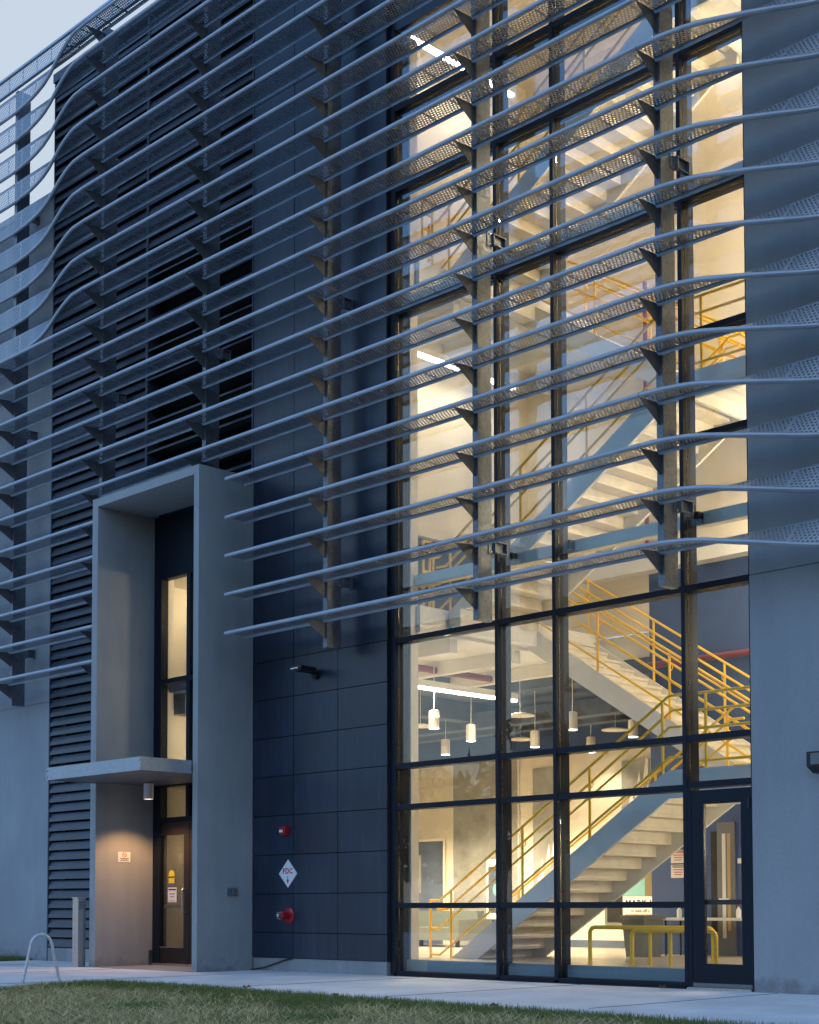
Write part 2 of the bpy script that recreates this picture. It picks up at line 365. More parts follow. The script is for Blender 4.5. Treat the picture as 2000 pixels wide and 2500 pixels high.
part('plinth', B(-15.88, -12.68, PF+.015, .3, -.3, .235), M['plinth'], bld)
# cladding panels, each its own piece with an open joint round it
part('backing_sheet', B(-9.55, -6.34, -.10, .12, .19, 17.41), M['gap'], bld)
zb = [.19, .598, 1.224, 1.854, 2.489, 3.131, 3.763, 4.405, 5.036, 8.2, 11.35, 14.5, 17.41]
xb = [-9.556, -8.505, -7.437, -6.325]
for i in range(3):
    for j in range(len(zb)-1):
        g_ = .006
        dy = random.uniform(-.002, .002)
        part('cladding_panel', B(xb[i]+g_, xb[i+1]-g_, PF+dy, -.10-.002, zb[j]+g_, zb[j+1]-g_), M['clad'], bld)
part('corner_return', B(-6.362, -6.322, -.098, .04, .19, 17.41), M['doorframe'], bld)
part('head_panel', B(-6.32, .05, -.02, .2, 14.5, 17.41), M['clad'], bld)
# louvre slats
def slat_mesh(x0, x1, pitch, lip, name):
    d = .115
    pr = [(PF, -lip), (PF+.004, -lip-.004), (PF+.012, -lip), (PF+.014, 0), (PF+.03, .006), (PF+.032, .018), (PF+.062, pitch*.48), (PF+.066, pitch*.48+.006), (PF+.055, pitch*.48), (PF+.026, .026), (PF+.024, .012), (PF+.008, .008)]
    return MB().prism(pr, 'x', x0, x1).mesh(name, [M['slat']])
sm = slat_mesh(-15.86, -12.70, .186, .062, 'louvre_slat')
z = .32
while z < 17.3:
    put('louvre_slat', sm, bld, (0, 0, z)); z += .186
sm2 = MB().prism([(PF, -.035), (PF, .0), (PF+.02, .012), (PF+.21, .125), (PF+.21, .10), (PF+.01, -.02)], 'x', -12.62, -9.60).mesh('louvre_slat_wide', [M['slat']])
z = 8.45
while z < 13.0:
    put('louvre_slat', sm2, bld, (0, 0, z)); z += .27
sm3 = slat_mesh(-12.62, -9.60, .20, .066, 'louvre_slat_upper')
z = 13.1
while z < 17.3:
    put('louvre_slat', sm3, bld, (0, 0, z)); z += .20
part('louvre_frame', MB().box(-15.89, -15.862, PF-.004, .1, .24, 17.41).box(-12.697, -12.63, PF-.006, .1, 8.2, 17.41).box(-9.598, -9.568, PF-.006, .1, 8.2, 17.41), M['slat'], bld)

# ------------------------------------------------------------------ entrance portal
por = thing('entrance_portal', 'tall grey concrete box frame standing proud round the entrance door', 'portal')
YP = -1.26
part('side_wall', B(-9.68, -9.545, YP, PF-.004, -.3, 8.175), M['portal'], por)
part('side_wall', B(-12.65, -12.48, YP, PF-.004, -.3, 8.175), M['portal'], por)
part('lintel', B(-12.478, -9.682, YP+.001, PF-.004, 8.03, 8.174), M['portal'], por)
part('side_wall', B(-12.65, -12.482, PF-.002, .02, .25, 8.17), M['portal'], por)
part('side_wall', B(-9.68, -9.558, PF-.002, .02, -.3, 8.17), M['portal'], por)
part('threshold', B(-12.478, -9.682, YP-.05, .02, -.25, PZ+.008), M['plinth'], por)
fr = part('storefront', MB().box(-12.478, -12.26, -.07, .08, .0, 8.028).box(-11.50, -11.40, -.07, .08, 2.5, 6.88).box(-10.58, -10.48, -.07, .08, 2.5, 6.88).box(-9.82, -9.682, -.07, .08, 0, 8.028)
      .box(-12.26, -9.82, -.068, .08, 6.88, 8.026).box(-12.26, -11.5, -.068, .08, 4.99, 5.07).box(-11.4, -10.58, -.068, .08, 4.99, 5.07).box(-10.48, -9.82, -.068, .08, 4.99, 5.07)
      .box(-12.26, -9.82, -.066, .08, 3.15, 3.45).box(-12.26, -11.5, -.068, .08, 2.50, 2.60).box(-11.4, -10.58, -.068, .08, 2.50, 2.60).box(-10.48, -9.82, -.068, .08, 2.5, 2.60), M['frame'], por)
for x0, x1 in ((-12.258, -11.502), (-11.398, -10.582), (-10.478, -9.822)):
    for z0, z1 in ((2.602, 3.148), (3.452, 4.988), (5.072, 6.878)):
        part('window_pane', B(x0, x1, .0, .018, z0, z1), M['glassdoor'] if z0 < 3 else M['glass'], fr)
part('storefront', MB().box(-10.58, -9.82, -.067, .08, 0, 2.5), M['doorframe'], por)
def portal_door(x0, x1, hand):
    d = part('entrance_door', MB().box(x0, x0+.155, -.055, .0, .03, 2.49).box(x1-.155, x1, -.055, .0, .03, 2.49)
             .box(x0+.155, x1-.155, -.054, -.001, 2.285, 2.49).box(x0+.155, x1-.155, -.054, -.001, .03, .31), M['doorframe'], por)
    part('door_glass', B(x0+.157, x1-.157, -.034, -.022, .312, 2.283), M['glassdoor'], d)
    part('glazing_bead', MB().box(x0+.155, x1-.155, -.062, -.055, .30, .315), M['steel'], d)
    part('push_bar', B(x0+.1, x1-.1, .03, .07, 1.0, 1.06), M['steel'], d)
    hx = x1-.08
    part('pull_handle', MB().tube([(hx, -.056, 1.33), (hx, -.12, 1.33), (hx-.0, -.135, 1.315), (hx, -.135, .935), (hx, -.12, .92), (hx, -.056, .92)], .014, 8), M['steel'], d, True)
    part('sill', B(x0-.02, x1+.02, -.10, -.056, -.01, .022), M['steel'], d)
portal_door(-12.42, -11.41, 1); portal_door(-11.395, -10.60, -1)
# rooms behind the portal glazing
vb = MB().box(-13.2, -9.6, 2.6, 2.7, 0, 7.2).box(-13.2, -13.1, .42, 2.6, 0, 7.2).box(-9.62, -9.55, .09, 2.6, 0, 7.2).box(-13.1, -12.66, .40, .45, 0, 7.2).box(-12.66, -12.6, .09, .45, 0, 8)
part('vestibule_wall', vb, M['cream'], por)
part('vestibule_ceiling', MB().box(-13.1, -9.62, .09, 2.6, 3.2, 3.4).box(-13.1, -9.62, .09, 2.6, 7.0, 7.15), M['cream'], por)
part('vestibule_floor', B(-13.1, -9.62, .09, 2.6, -.2, .0), M['floor'], por)
part('ceiling_beam', MB().box(-13.0, -9.7, 1.5, 1.75, 6.3, 6.65).box(-13.0, -9.7, .9, 1.1, 5.0, 5.2), M['white'], por)
part('duct', MB().tube([(-13.0, 1.9, 4.75), (-9.7, 1.9, 4.75)], .16, 12), M['white'], por, True)

# ------------------------------------------------------------------ canopy and its downlight
can = thing('entrance_canopy', 'flat galvanised steel canopy slab cantilevered over the entrance door', 'canopy')
part('slab', B(-12.47, -9.70, -2.225, -.08, 3.175, 3.19), M['galv'], can)
part('fascia', MB().box(-12.475, -9.695, -2.24, -2.226, 3.16, 3.37), M['canopy'], can)
part('fascia', B(-9.71, -9.696, -2.225, -1.27, 3.16, 3.37), M['canopy'], can); part('fascia', B(-12.474, -12.46, -2.225, -1.27, 3.16, 3.37), M['canopy'], can)
part('deck', B(-12.458, -9.712, -2.224, -.08, 3.30, 3.335), M['galv'], can)
bm_ = MB()
for x in (-12.44, -9.74):
    for zz in (3.21, 3.32): bm_.lathe([(.016, 0), (.016, -.012), (.009, -.018)], (x, -2.24, zz), 'y', 8)
part('bolt', bm_, M['steel'], can)
dl = thing('canopy_downlight', 'small white cylinder downlight glowing under the entrance canopy', 'downlight', (-11.7, -.706, 2.875))
part('housing', MB().lathe([(.085, .27), (.085, 0), (.074, 0), (.074, .03)], (-11.7, -.706, 2.875), n=20), M['lampbody'], dl, True)
part('lens', MB().lathe([(.073, .02), (.073, .012)], (-11.7, -.706, 2.875), n=20), M['downbulb'], dl)
sl = bpy.data.lights.new('downlight_lamp', 'SPOT'); so = bpy.data.objects.new('downlight_lamp', sl); COL.objects.link(so); so.parent = dl
so.location = (0, 0, -.01); sl.energy = 14; sl.spot_size = R_(120); sl.spot_blend = .5; sl.color = (1, .53, .22); sl.shadow_soft_size = .06

# ------------------------------------------------------------------ glass curtain wall
cw = thing('glass_curtain_wall', 'tall dark framed glass wall lit warm from inside, in front of the stair', 'glass wall')
GT = 14.5
MX = [-6.265, -4.155, -3.095, -.970]
for x in MX:
    a = MB().box(x-.030, x+.030, -.075, -.012, .02, GT)
    if x == -6.265: a = MB().box(-6.32, -6.215, -.075, -.012, .02, GT)
    p_ = part('mullion', a, M['frame'], cw)
    part('mullion_box', B(x-.03 if x > -6 else -6.32, x+.03 if x > -6 else -6.215, .014, .20, .02, GT), M['frame'], p_)
p_ = part('mullion', B(.0, .05, -.075, .2, .0, GT), M['frame'], cw)
BAY = [(-6.215, -4.185), (-4.125, -3.125), (-3.065, -1.0), (-.94, 0.0)]
ZM = [.022, 1.03, 2.50, 3.12, 5.02, 10.05, 11.97, 13.24, GT]
ZR = [2.53, 3.12, 5.02, 6.94, 8.28, 10.05, 11.97, 13.24, GT]
for k, (x0, x1) in enumerate(BAY):
    zz = ZR if k == 3 else ZM
    for zt in zz[:-1]:
        h = .04 if zt != .022 else .032
        p_ = part('transom', B(x0+.001, x1-.001, -.068, -.012, zt-h, zt+h), M['frame'], cw)
        part('transom_box', B(x0+.001, x1-.001, .014, .15, zt-h, zt+h), M['frame'], p_)
    for a_, b_ in zip(zz[:-1], zz[1:]):
        part('glass_pane', B(x0+.002, x1-.002, -.010, .010, a_+.04, b_-.04), M['glass'], cw)
part('sill', MB().box(-6.34, -.94, -.12, .12, -.06, -.012), M['frame'], cw)
d = part('glass_door', MB().box(-.876, -.70, -.07, -.015, .01, 2.455).box(-.155, -.004, -.07, -.015, .01, 2.455).box(-.70, -.155, -.069, -.016, 2.28, 2.455).box(-.70, -.155, -.069, -.016, .01, .30), M['frame'], cw)
part('door_glass', B(-.698, -.157, -.048, -.034, .302, 2.278), M['glass'], d)
part('push_bar', B(-.74, -.12, -.01, .03, 1.03, 1.09), M['black'], d)
part('door_frame', MB().box(-.938, -.882, -.073, .12, .0, 2.488), M['frame'], cw)
part('hinge', MB().box(-.05, -.02, -.085, -.071, 2.2, 2.32), M['black'], d)
part('threshold', B(-.938, 0, -.12, .1, -.05, .006), M['steel'], cw)
part('weather_strip', B(-.87, -.01, -.082, -.071, .012, .06), M['grey'], d)

# ------------------------------------------------------------------ sunshade screen: posts, fins, twisting perforated blades
scr = thing('sunshade_screen', 'wide screen of twisting perforated metal louvre blades on galvanised posts', 'sunshade')
YR, WB, ZR0, DZ, NROW = -.66, .40, 5.39, .625, 20
PX = [-19.70, -16.52, -13.40, -10.28, -7.19, -4.04, -.90, 2.24]
LEFT = ([-16.5, -15.9, -15.55, -15.2, -14.9, -14.6, -14.3, -14.0, -13.75, -13.4], [90, 83, 76, 67, 56.5, 42.5, 27.5, 13, 3, 0])
RIGHT = ([-.9, -.55, -.25, 0, .2, .65, 1.0, 1.42, 1.8, 2.24], [0, 1.5, 5.5, 11, 17.5, 32.5, 46, 65, 79, 90])
def theta(x, k):
    if x > -.9: return R_(float(np.interp(x, *RIGHT)))
    if x < -13.4 and k >= 11: return R_(float(np.interp(x, *LEFT)))
    return 0.0
def sweep(mb, sec, xs, k, mi=0):
    """closed section (v across from the rear edge, w normal) carried along X and turned with the blade"""
    n_ = len(sec); rows = []
    for x in xs:
        th = theta(x, k); c, s_ = math.cos(th), math.sin(th); row = []
        for v, w_ in sec:
            # v runs out from the rear edge: horizontal -Y when th=0, straight down when th=90
            mb.v.append((x, YR - v*c - w_*s_*1.0, -v*s_ + w_*c)); row.append(len(mb.v)-1)
        rows.append(row)
    for i in range(len(rows)-1):
        for j in range(n_):
            q = (j+1) % n_; mb.face((rows[i][j], rows[i][q], rows[i+1][q], rows[i+1][j]), mi)
    mb.face(rows[0][::-1], mi); mb.face(rows[-1], mi)
    return rows
FLANGE = [(-.006, .006), (-.006, -.046), (.002, -.046), (.002, .006)]
NOSE = [(.372+.030*math.cos(a), .034*math.sin(a)-.004) for a in [2*math.pi*i/10 for i in range(10)]]
def blade(x0, x1, k, cache={}):
    tw = (x1 > -.9+1e-6) or (x0 < -13.4-1e-6 and k >= 11)
    key = (x0, x1, tw)
    if key not in cache:
        nseg = max(2, int((x1-x0)/.11)) if tw else 1
        xs_ = np.linspace(x0+.004, x1-.004, nseg+1)
        mb = MB(); kk = k if tw else 0
        rows = sweep(mb, [(.003, -.0004), (.36, -.0004), (.36, .0004), (.003, .0004)], xs_, kk, 0)
        nplate = len(mb.f)
        sweep(mb, FLANGE, xs_, kk, 1)
        me = mb.mesh('louvre_blade', [M['perf'], M['nose']])
        # UV in metres: u along, v across
        uvl = me.uv_layers.new(name='UVMap')
        vco = {}
        for x in range(len(rows)):
            for j, v in enumerate((.003, .36, .36, .003)): vco[rows[x][j]] = (float(xs_[x]), v)
        for lp in me.loops:
            uvl.data[lp.index].uv = vco.get(lp.vertex_index, (0, 0))
        if tw:
            me.polygons.foreach_set('use_smooth', [True]*len(me.polygons)); me.set_sharp_from_angle(angle=R_(40))
        nb = MB(); sweep(nb, NOSE, xs_, kk, 0)
        cache[key] = (me, nb.mesh('nose_rail', [M['nose']], True))
    me, ne = cache[key]
    z_ = ZR0 + DZ*k - (.045 if k == 19 else 0)
    o = put('louvre_blade', me, scr, (0, 0, z_)); o['org'] = (0, 0, 0)
    put('nose_rail', ne, o, (0, 0, 0))
YPF = -.62                                                     # front of the posts
fin_me = MB().prism([(-1.035, -.035), (-.70, -.005), (-.655, -.03), (YPF, -.03), (YPF, -.285), (YPF-.004, -.285)], 'x', -.006, .006).mesh('bracket_fin', [M['fin']])
for k in range(NROW):
    for a_, b_ in zip(PX[:-1], PX[1:]):
        if k < 5:
            if a_ == -10.28: a_ = -9.14
            elif a_ == -13.40: b_ = -12.72
        blade(a_, b_, k)
    z_ = ZR0 + DZ*k - (.045 if k == 19 else 0)
    for x in PX[:-1]:
        if k < 5 and x == -10.28: continue
        if x < -14 and k >= 11: continue
        put('bracket_fin', fin_me, scr, (x, 0, z_))
fa = MB(); fa.box(-24, 8, YR-.0005, YR+.0005, 17.345, 17.655)
part('top_rail', MB().box(-24, 8, YR-.03, YR+.03, 17.655, 17.70).box(-24, 8, YR-.03, YR+.03, 17.32, 17.345), M['nose'], scr)
fme = fa.mesh('fascia_sheet', [M['perf']]); uvl = fme.uv_layers.new(name='UVMap')
for lp in fme.loops:
    c_ = fme.vertices[lp.vertex_index].co; uvl.data[lp.index].uv = (c_.x, c_.z-17.33)
put('fascia_sheet', fme, scr)
for x in PX:
    zb_ = 8.18 if x == -10.28 else 4.97
    xm = x + .0
    p_ = part('post', MB().box(xm-.05, xm+.05, YPF, YPF+.28, zb_, 17.31), M['galv'], scr)
    for zz in (6.02, 10.40, 14.8):
        if zz < zb_: continue
        a = MB(); x0 = xm+.05
        a.box(x0, x0+.012, YPF+.20, YPF+.30, zz-.10, zz+.10)                       # plate on the post
        a.box(x0, x0+.05, YPF+.30, YPF+.315, zz-.09, zz+.09)
        a.box(x0, x0+.010, YPF+.315, PF-.02 if x < -6.3 else -.09, zz-.08, zz+.08)   # channel web
        a.box(x0, x0+.06, YPF+.315, PF-.02 if x < -6.3 else -.09, zz+.07, zz+.08)
        a.box(x0, x0+.06, YPF+.315, PF-.02 if x < -6.3 else -.09, zz-.08, zz-.07)
        e = (PF-.02 if x < -6.3 else -.09)
        a.box(x0-.06, x0+.06, e, e+.014, zz-.09, zz+.09)
        part('wall_bracket', a, M['galv'], p_)
        bb = MB()
        for dz_ in (-.07, .07): bb.lathe([(.014, 0), (.014, .012), (.008, .016)], (x0+.012, YPF+.25, zz+dz_), 'x', 8)
        part('bolt', bb, M['steel'], p_)

# ------------------------------------------------------------------ interior shell
RX = .05
L1, L2, L3, RF = .22, 5.61, 11.0, 15.9
struct('interior_floor', MB().box(-17, -.93, .16, 7.2, -.3, L1).box(-.93, RX, .21, 7.2, -.3, .02).box(-17, -.93, .21, 4.6, L1, L1+.0005), M['floor'])
struct('interior_floor', MB().box(-.93, RX, 1.4, 7.2, .02, L1), M['floor'])
struct('floor_curb', MB().box(-5.75, -1.13, .13, .158, .0, .215), M['curb'])
struct('floor_curb', MB().box(-1.13, -.93, .13, .159, .0, .21), M['cream'])
iw = MB().box(-4.93, RX, 4.58, 4.7, .0, 6.55)
struct('navy_wall', iw, M['navy'])
struct('cream_wall', MB().box(-7.6, RX, 4.58, 4.7, 6.552, RF).box(-7.6, -4.932, 4.582, 4.7, 5.62, 6.552), M['cream'])
struct('interior_wall', MB().box(.02, RX, .21, 4.58, 0, RF), M['cream'])
struct('interior_wall', MB().box(-7.72, -7.6, .36, 4.7, 7.2, 10.6).box(-7.72, -7.6, .36, 4.7, L3, RF).box(-7.72, -6.55, .24, .36, 5.6, RF), M['cream'])
struct('interior_wall', MB().box(-10.2, -10.1, .3, 7.2, L2, 10.6).box(-10.1, -7.6, 4.71, 4.8, L2, 10.6).box(-10.1, -7.72, .30, .36, L2, 10.6), M['mesh'])
struct('corner_column', MB().box(-6.52, -6.20, .24, .40, L1, GT), M['cream'])
struct('upper_slab', MB().box(-10.2, -6.12, .36, 7.2, 5.2, L2).box(-6.12, RX, 4.71, 7.2, 5.2, L2), M['white'])
struct('upper_slab', MB().box(-10.2, -6.12, .36, 4.58, 10.6, L3), M['white'])
jb = MB()
for y in (1.2, 2.4, 3.6): jb.box(-10.0, -6.2, y, y+.14, 10.35, 10.598)
for y in (1.1, 2.6, 4.0): jb.box(-10.0, -6.2, y, y+.16, 4.98, 5.198)
struct('ceiling_joist', jb, M['white'])
struct('wall_beam', MB().box(-6.2, RX, 4.34, 4.578, 6.56, 6.80), M['white'])
struct('roof_slab', MB().box(-7.72, RX, .2, 4.7, RF, RF+.3), M['cream'])
struct('front_lining', MB().box(-7.72, RX, .21, .3, 14.55, RF), M['cream'])
# lounge behind the stair on the ground floor
struct('lounge_ceiling', MB().box(-17, -9.0, .36, 7.2, 4.92, 5.19).box(-9.0, RX, 4.71, 7.2, 4.92, 5.19), M['deck'])
db = MB()
for x in (-15.6, -14.2, -12.8, -11.4, -10.0): db.box(x, x+.35, .6, 7.0, 4.55, 4.91)
for y in (5.3, 6.2): db.box(-16, -.2, y, y+.3, 4.42, 4.72)
struct('ceiling_duct', db, M['deck'])
struct('lounge_wall', MB().box(-17, RX, 7.0, 7.2, L1, 4.03), M['cream'])
struct('lounge_wall', MB().box(-17, RX, 7.0, 7.2, 4.032, 5.2).box(-17.1, -17, .3, 7.2, 0, 5.2), M['navy'])
struct('lounge_wall', MB().box(-17, -13.3, .30, .36, 0, 5.2).box(-9.5, -6.52, .30, .36, 0, 5.2), M['cream'])

# structural tube that carries the mullions, just behind the glass
tb = thing('wind_beam', 'pale horizontal steel tube running behind the glass at the lowest screen brackets', 'beam')
part('tube', B(-6.19, .015, .32, .46, 5.90, 6.075), M['white'], tb)
tb2 = thing('wind_beam', 'pale horizontal steel tube running behind the glass at the upper screen brackets', 'beam')
part('tube', B(-6.19, .015, .32, .46, 10.33, 10.46), M['white'], tb2)
for x in MX[1:]:
    part('clip', B(x-.06, x+.06, .205, .318, 5.93, 6.06), M['frame'], tb)
    part('clip', B(x-.06, x+.06, .205, .318, 10.34, 10.45), M['frame'], tb2)

# ------------------------------------------------------------------ stair
st = thing('staircase', 'white switchback steel stair with yellow handrails rising behind the glass', 'staircase', (-4, 1, L1))
RUN = .276
def flight(xs0, z0, sgn, nr, rise, ya, yb):
    """nr risers climbing along sgn*X from xs0; ya, yb are the outer faces of the two stringers"""
    nt_ = nr-1
    def P(d_): return xs0 + sgn*d_
    slope = rise/RUN
    L = nt_*RUN
    for y0, y1 in ((ya, ya+.05), (yb-.05, yb)):
        lo = -.40
        poly = [(P(-.25), z0), (P(.30), z0), (P(L+.0), z0+slope*(L-.30)), (P(L+.2), z0+slope*(L-.30)), (P(L+.2), z0+nr*rise), (P(L-.06), z0+nr*rise-.0)]
        if sgn < 0: poly = poly[::-1]
        part('stringer', MB().prism(poly, 'y', y0, y1), M['white'], st)
    tm = MB().prism([(0, 0), (0, -.045), (sgn*.02, -.045), (sgn*(RUN+.03), -.045), (sgn*(RUN+.03), 0)] if sgn > 0 else [(0, 0), (sgn*(RUN+.03), 0), (sgn*(RUN+.03), -.045), (0, -.045)], 'y', ya+.055, yb-.055)
    tm.box(min(0, sgn*.012)+sgn*.02, max(0, sgn*.012)+sgn*.02, ya+.055, yb-.055, -rise+.002, -.046)
    me = tm.mesh('tread', [M['tread']])
    for i in range(nt_):
        put('tread', me, st, (P(i*RUN-.02), 0, z0+(i+1)*rise))
    # rails on both sides
    def line(off, dx0, dx1, y, r=.021, ext0=.21, ext1=.22, ex=None):
        zlo = z0 + off                              # height of the level start above the floor
        zt_ = zlo + slope*(L+.51)
        pts = [(P(-.51+dx0-ext0), y, zlo+slope*dx0), (P(-.51+dx0), y, zlo+slope*dx0), (P(L), y, zt_), (P(L+ext1), y, zt_)]
        part('handrail', MB().tube(pts, r, 8), M['yellow'], st, True)
    for y, yi in ((ya+.025, ya+.10), (yb-.025, yb-.10)):
        line(.89, 0, L, y); line(.46, 0, L, y, .018); line(.05, 0, L, y, .018); line(.70, .08, L, yi, .02)
        for i, d_ in enumerate((-.72, -.27, L*.31, L*.64, L*.97)):
            zf = z0 if d_ < 0 else z0 + slope*d_ + .02
            zt = z0 + .90 + max(0, d_+.51)*slope
            part('rail_post', MB().tube([(P(d_), y, zf), (P(d_), y, zt-.02)], .021, 8), M['yellow'], st, True)
            if i > 1: part('rail_clip', MB().tube([(P(d_), y, zt-.30), (P(d_), (y+yi)/2, zt-.30), (P(d_), yi, zt-.27), (P(d_), yi, zt-.19)], .008, 6), M['yellow'], st, True)
def landing(x0, x1, y0, y1, z1, th=.36):
    a = MB(); a.box(x0, x1, y0-.006, y0+.046, z1-th, z1+.02); a.box(x0, x1, y1-.046, y1+.006, z1-th, z1+.02); a.box(x0, x1, y0+.052, y1-.052, z1-.12, z1)
    for x in np.arange(x0+.3, x1, .6): a.box(x, x+.06, y0+.052, y1-.052, z1-th+.06, z1-.121)
    part('landing', a, M['white'], st)
def guard(pts, hs=(1.03, .80, .56, .12), z0=0, posts=(), r=.021):
    for h in hs: part('guard_rail', MB().tube([(p[0], p[1], z0+h) for p in pts], r, 8), M['yellow'], st, True)
    for p in posts: part('rail_post', MB().tube([(p[0], p[1], z0), (p[0], p[1], z0+hs[0])], r, 8), M['yellow'], st, True)
Y1, Y2, Y3, Y4 = 1.0, 2.62, 2.80, 4.32
H = L2-L1
for q in range(3):
    zb_ = L1 + q*H
    flight(-5.85, zb_, 1, 15, .174, Y1, Y2)
    zl = zb_ + 15*.174
    landing(-1.985, .0, Y1, Y4, zl)
    guard([(-1.75, Y1+.03), (-.03, Y1+.03)], z0=zl, posts=((-1.40, Y1+.03), (-.62, Y1+.03), (-.06, Y1+.03)))
    guard([(-.03, Y1+.06), (-.03, Y4-.05)], z0=zl, posts=((-.03, 2.7),))
    if q < 2:
        flight(-1.985, zl, -1, 16, (H-15*.174)/16, Y3, Y4)
        zt = L1 + (q+1)*H
        guard([(-6.19, Y1-.3), (-6.19, .5)], z0=zt, posts=((-6.19, .72), (-6.19, .5)))
        part('landing', B(-6.13, -5.87, Y1-.006, Y4+.006, zt-.36, zt+.002), M['white'], st)

# ------------------------------------------------------------------ lamps inside
def linear_light(x, y0, y1, z, label, power):
    t_ = thing('linear_light', label, 'ceiling light', (x, (y0+y1)/2, z), 'linear lights over the stair hall')
    part('housing', B(x-.06, x+.06, y0, y1, z+.002, z+.11), M['lampbody'], t_)
    part('diffuser', B(x-.055, x+.055, y0+.02, y1-.02, z-.03, z+.001), M['tube'], t_)
    part('hanger', MB().tube([(x, y0+.3, z+.11), (x, y0+.3, z+.6)], .008, 6).tube([(x, y1-.3, z+.11), (x, y1-.3, z+.6)], .008, 6), M['lampbody'], t_)
    ld = bpy.data.lights.new('lamp', 'AREA'); lo = bpy.data.objects.new('lamp', ld); COL.objects.link(lo); lo.parent = t_
    ld.shape = 'RECTANGLE'; ld.size = .10; ld.size_y = y1-y0; ld.energy = power; ld.color = WARM; lo.location = (0, 0, -.04)
    return t_
PW = 2.2
linear_light(-7.0, .6, 3.55, 4.54, 'long glowing tube light at ground floor behind the lowest glass bays', 7)
linear_light(-7.0, .6, 3.55, 9.97, 'glowing tube light at mid height beside the stair, behind the screen', PW)
linear_light(-7.0, .6, 3.55, 15.17, 'topmost glowing tube light at the head of the stair hall', PW)
linear_light(-3.15, 4.0, 4.5, 15.17, 'short end of a top floor light beside the concrete wall', PW*.8)
linear_light(-.8, 2.6, 4.2, 13.15, 'unseen fill tube under the top stair landing beside the wall', 11)  # tube added as stair fill, set out of view behind the concrete wall
linear_light(-1.6, 3.2, 4.25, 7.75, 'tube light under the middle stair landing, out of view, for fill', 11)  # kept out of view behind the wall, serves as fill
linear_light(-.5, 3.0, 4.25, 2.40, 'unseen fill tube under the lowest stair landing behind the glass door', 6)  # added out of view to brighten the lowest flight and its rails
for zz, e, lab in ((1.95, 3.5, 'unseen fill lamp just under the lowest stair landing'), (4.7, 8, 'unseen fill lamp beside the lowest stair landing'), (7.3, 7, 'unseen fill lamp under the middle stair landing'), (9.9, 7.5, 'unseen fill lamp above the middle stair landing'), (12.3, 8, 'unseen fill lamp under the top stair landing'), (15.0, 7.5, 'unseen fill lamp above the top stair landing')):  # globes added behind the concrete wall to fill the stair undersides with warm light
    wy = 1.35 if zz < 2 else 2.7
    t_ = thing('fill_lamp', lab, 'fill lamp', (-.06, wy, zz), 'added fill lamps in the stair hall')
    part('globe', MB().lathe([(.03, -.12), (.09, -.09), (.12, 0), (.09, .09), (.03, .12)], (-.12, wy, zz), n=14), M['bulb'], t_, True)
    part('bracket', B(-.03, .018, wy-.04, wy+.04, zz-.05, zz+.05), M['steel'], t_)
    ld = bpy.data.lights.new('lamp', 'POINT'); lo = bpy.data.objects.new('lamp', ld); COL.objects.link(lo); lo.parent = t_
    ld.energy = e; ld.color = WARM; ld.shadow_soft_size = .13; lo.location = (-.25, 0, 0)
PEN = (36, 34, 150, 55, 12, 9, 8, 150)
for i, (x, y, zz, lab) in enumerate((
        (-7.05, 1.6, 3.9, 'leftmost white cylinder pendant under the long tube light'),
        (-7.93, 3.41, 3.9, 'white cylinder pendant second from the left, beside the first dark mullion'),
        (-9.90, 4.8, 3.9, 'low white cylinder pendant between the two leftmost ones'),
        (-7.80, 4.97, 3.9, 'white cylinder pendant alone in the narrow second glass bay'),
        (-5.61, 3.37, 3.9, 'highest white cylinder pendant, in the third bay under the stair flight'),
        (-7.69, 6.45, 3.9, 'white cylinder pendant in the third bay cut by a transom'),
        (-5.55, 4.93, 3.9, 'white cylinder pendant glowing just under the sloping stair stringer'),
        (-12.3, 4.4, 3.9, 'added white cylinder pendant out of view past the left jamb, for lounge fill'))):  # last pendant is added out of view to brighten the left of the lounge
    t_ = thing('pendant_lamp', lab, 'pendant lamp', (x, y, zz), 'white cylinder pendants in the lounge')
    part('shade', MB().lathe([(.05, .30), (.084, .285), (.086, .17), (.088, .165), (.086, .16), (.086, 0), (.078, 0), (.078, .03)], (x, y, zz), n=18), M['lampbody'], t_, True)
    part('lens', MB().lathe([(.079, .012), (.079, -.004)], (x, y, zz), n=18), M['bulb'], t_)
    part('cord', MB().tube([(x, y, zz+.30), (x+.01, y, zz+.6), (x, y, zz+1.05)], .007, 6), M['lampbody'], t_)
    ld = bpy.data.lights.new('lamp', 'SPOT'); lo = bpy.data.objects.new('lamp', ld); COL.objects.link(lo); lo.parent = t_
    ld.energy = PEN[i]; ld.spot_size = R_(130); ld.spot_blend = .6; ld.color = WARM; ld.shadow_soft_size = .08; lo.location = (0, 0, -.02)
# lamps that light the two windows over the entrance
for zz, e, lab in ((4.55, 5, 'round lamp in the lower of the two tall entrance windows'), (6.85, 9, 'round ceiling lamp inside the upper window over the entrance'), (3.1, 1.4, 'dim round lamp in the vestibule behind the entrance door')):
    t_ = thing('ceiling_lamp', lab, 'ceiling lamp', (-11.6, 1.6, zz))
    part('lens', MB().lathe([(.14, .10), (.15, .06), (.14, .0)], (-11.6, 1.6, zz), n=16), M['downbulb'], t_, True)
    ld = bpy.data.lights.new('lamp', 'POINT'); lo = bpy.data.objects.new('lamp', ld); COL.objects.link(lo); lo.parent = t_
    ld.energy = e; ld.color = WARM; ld.shadow_soft_size = .1; lo.location = (0, 0, -.08)

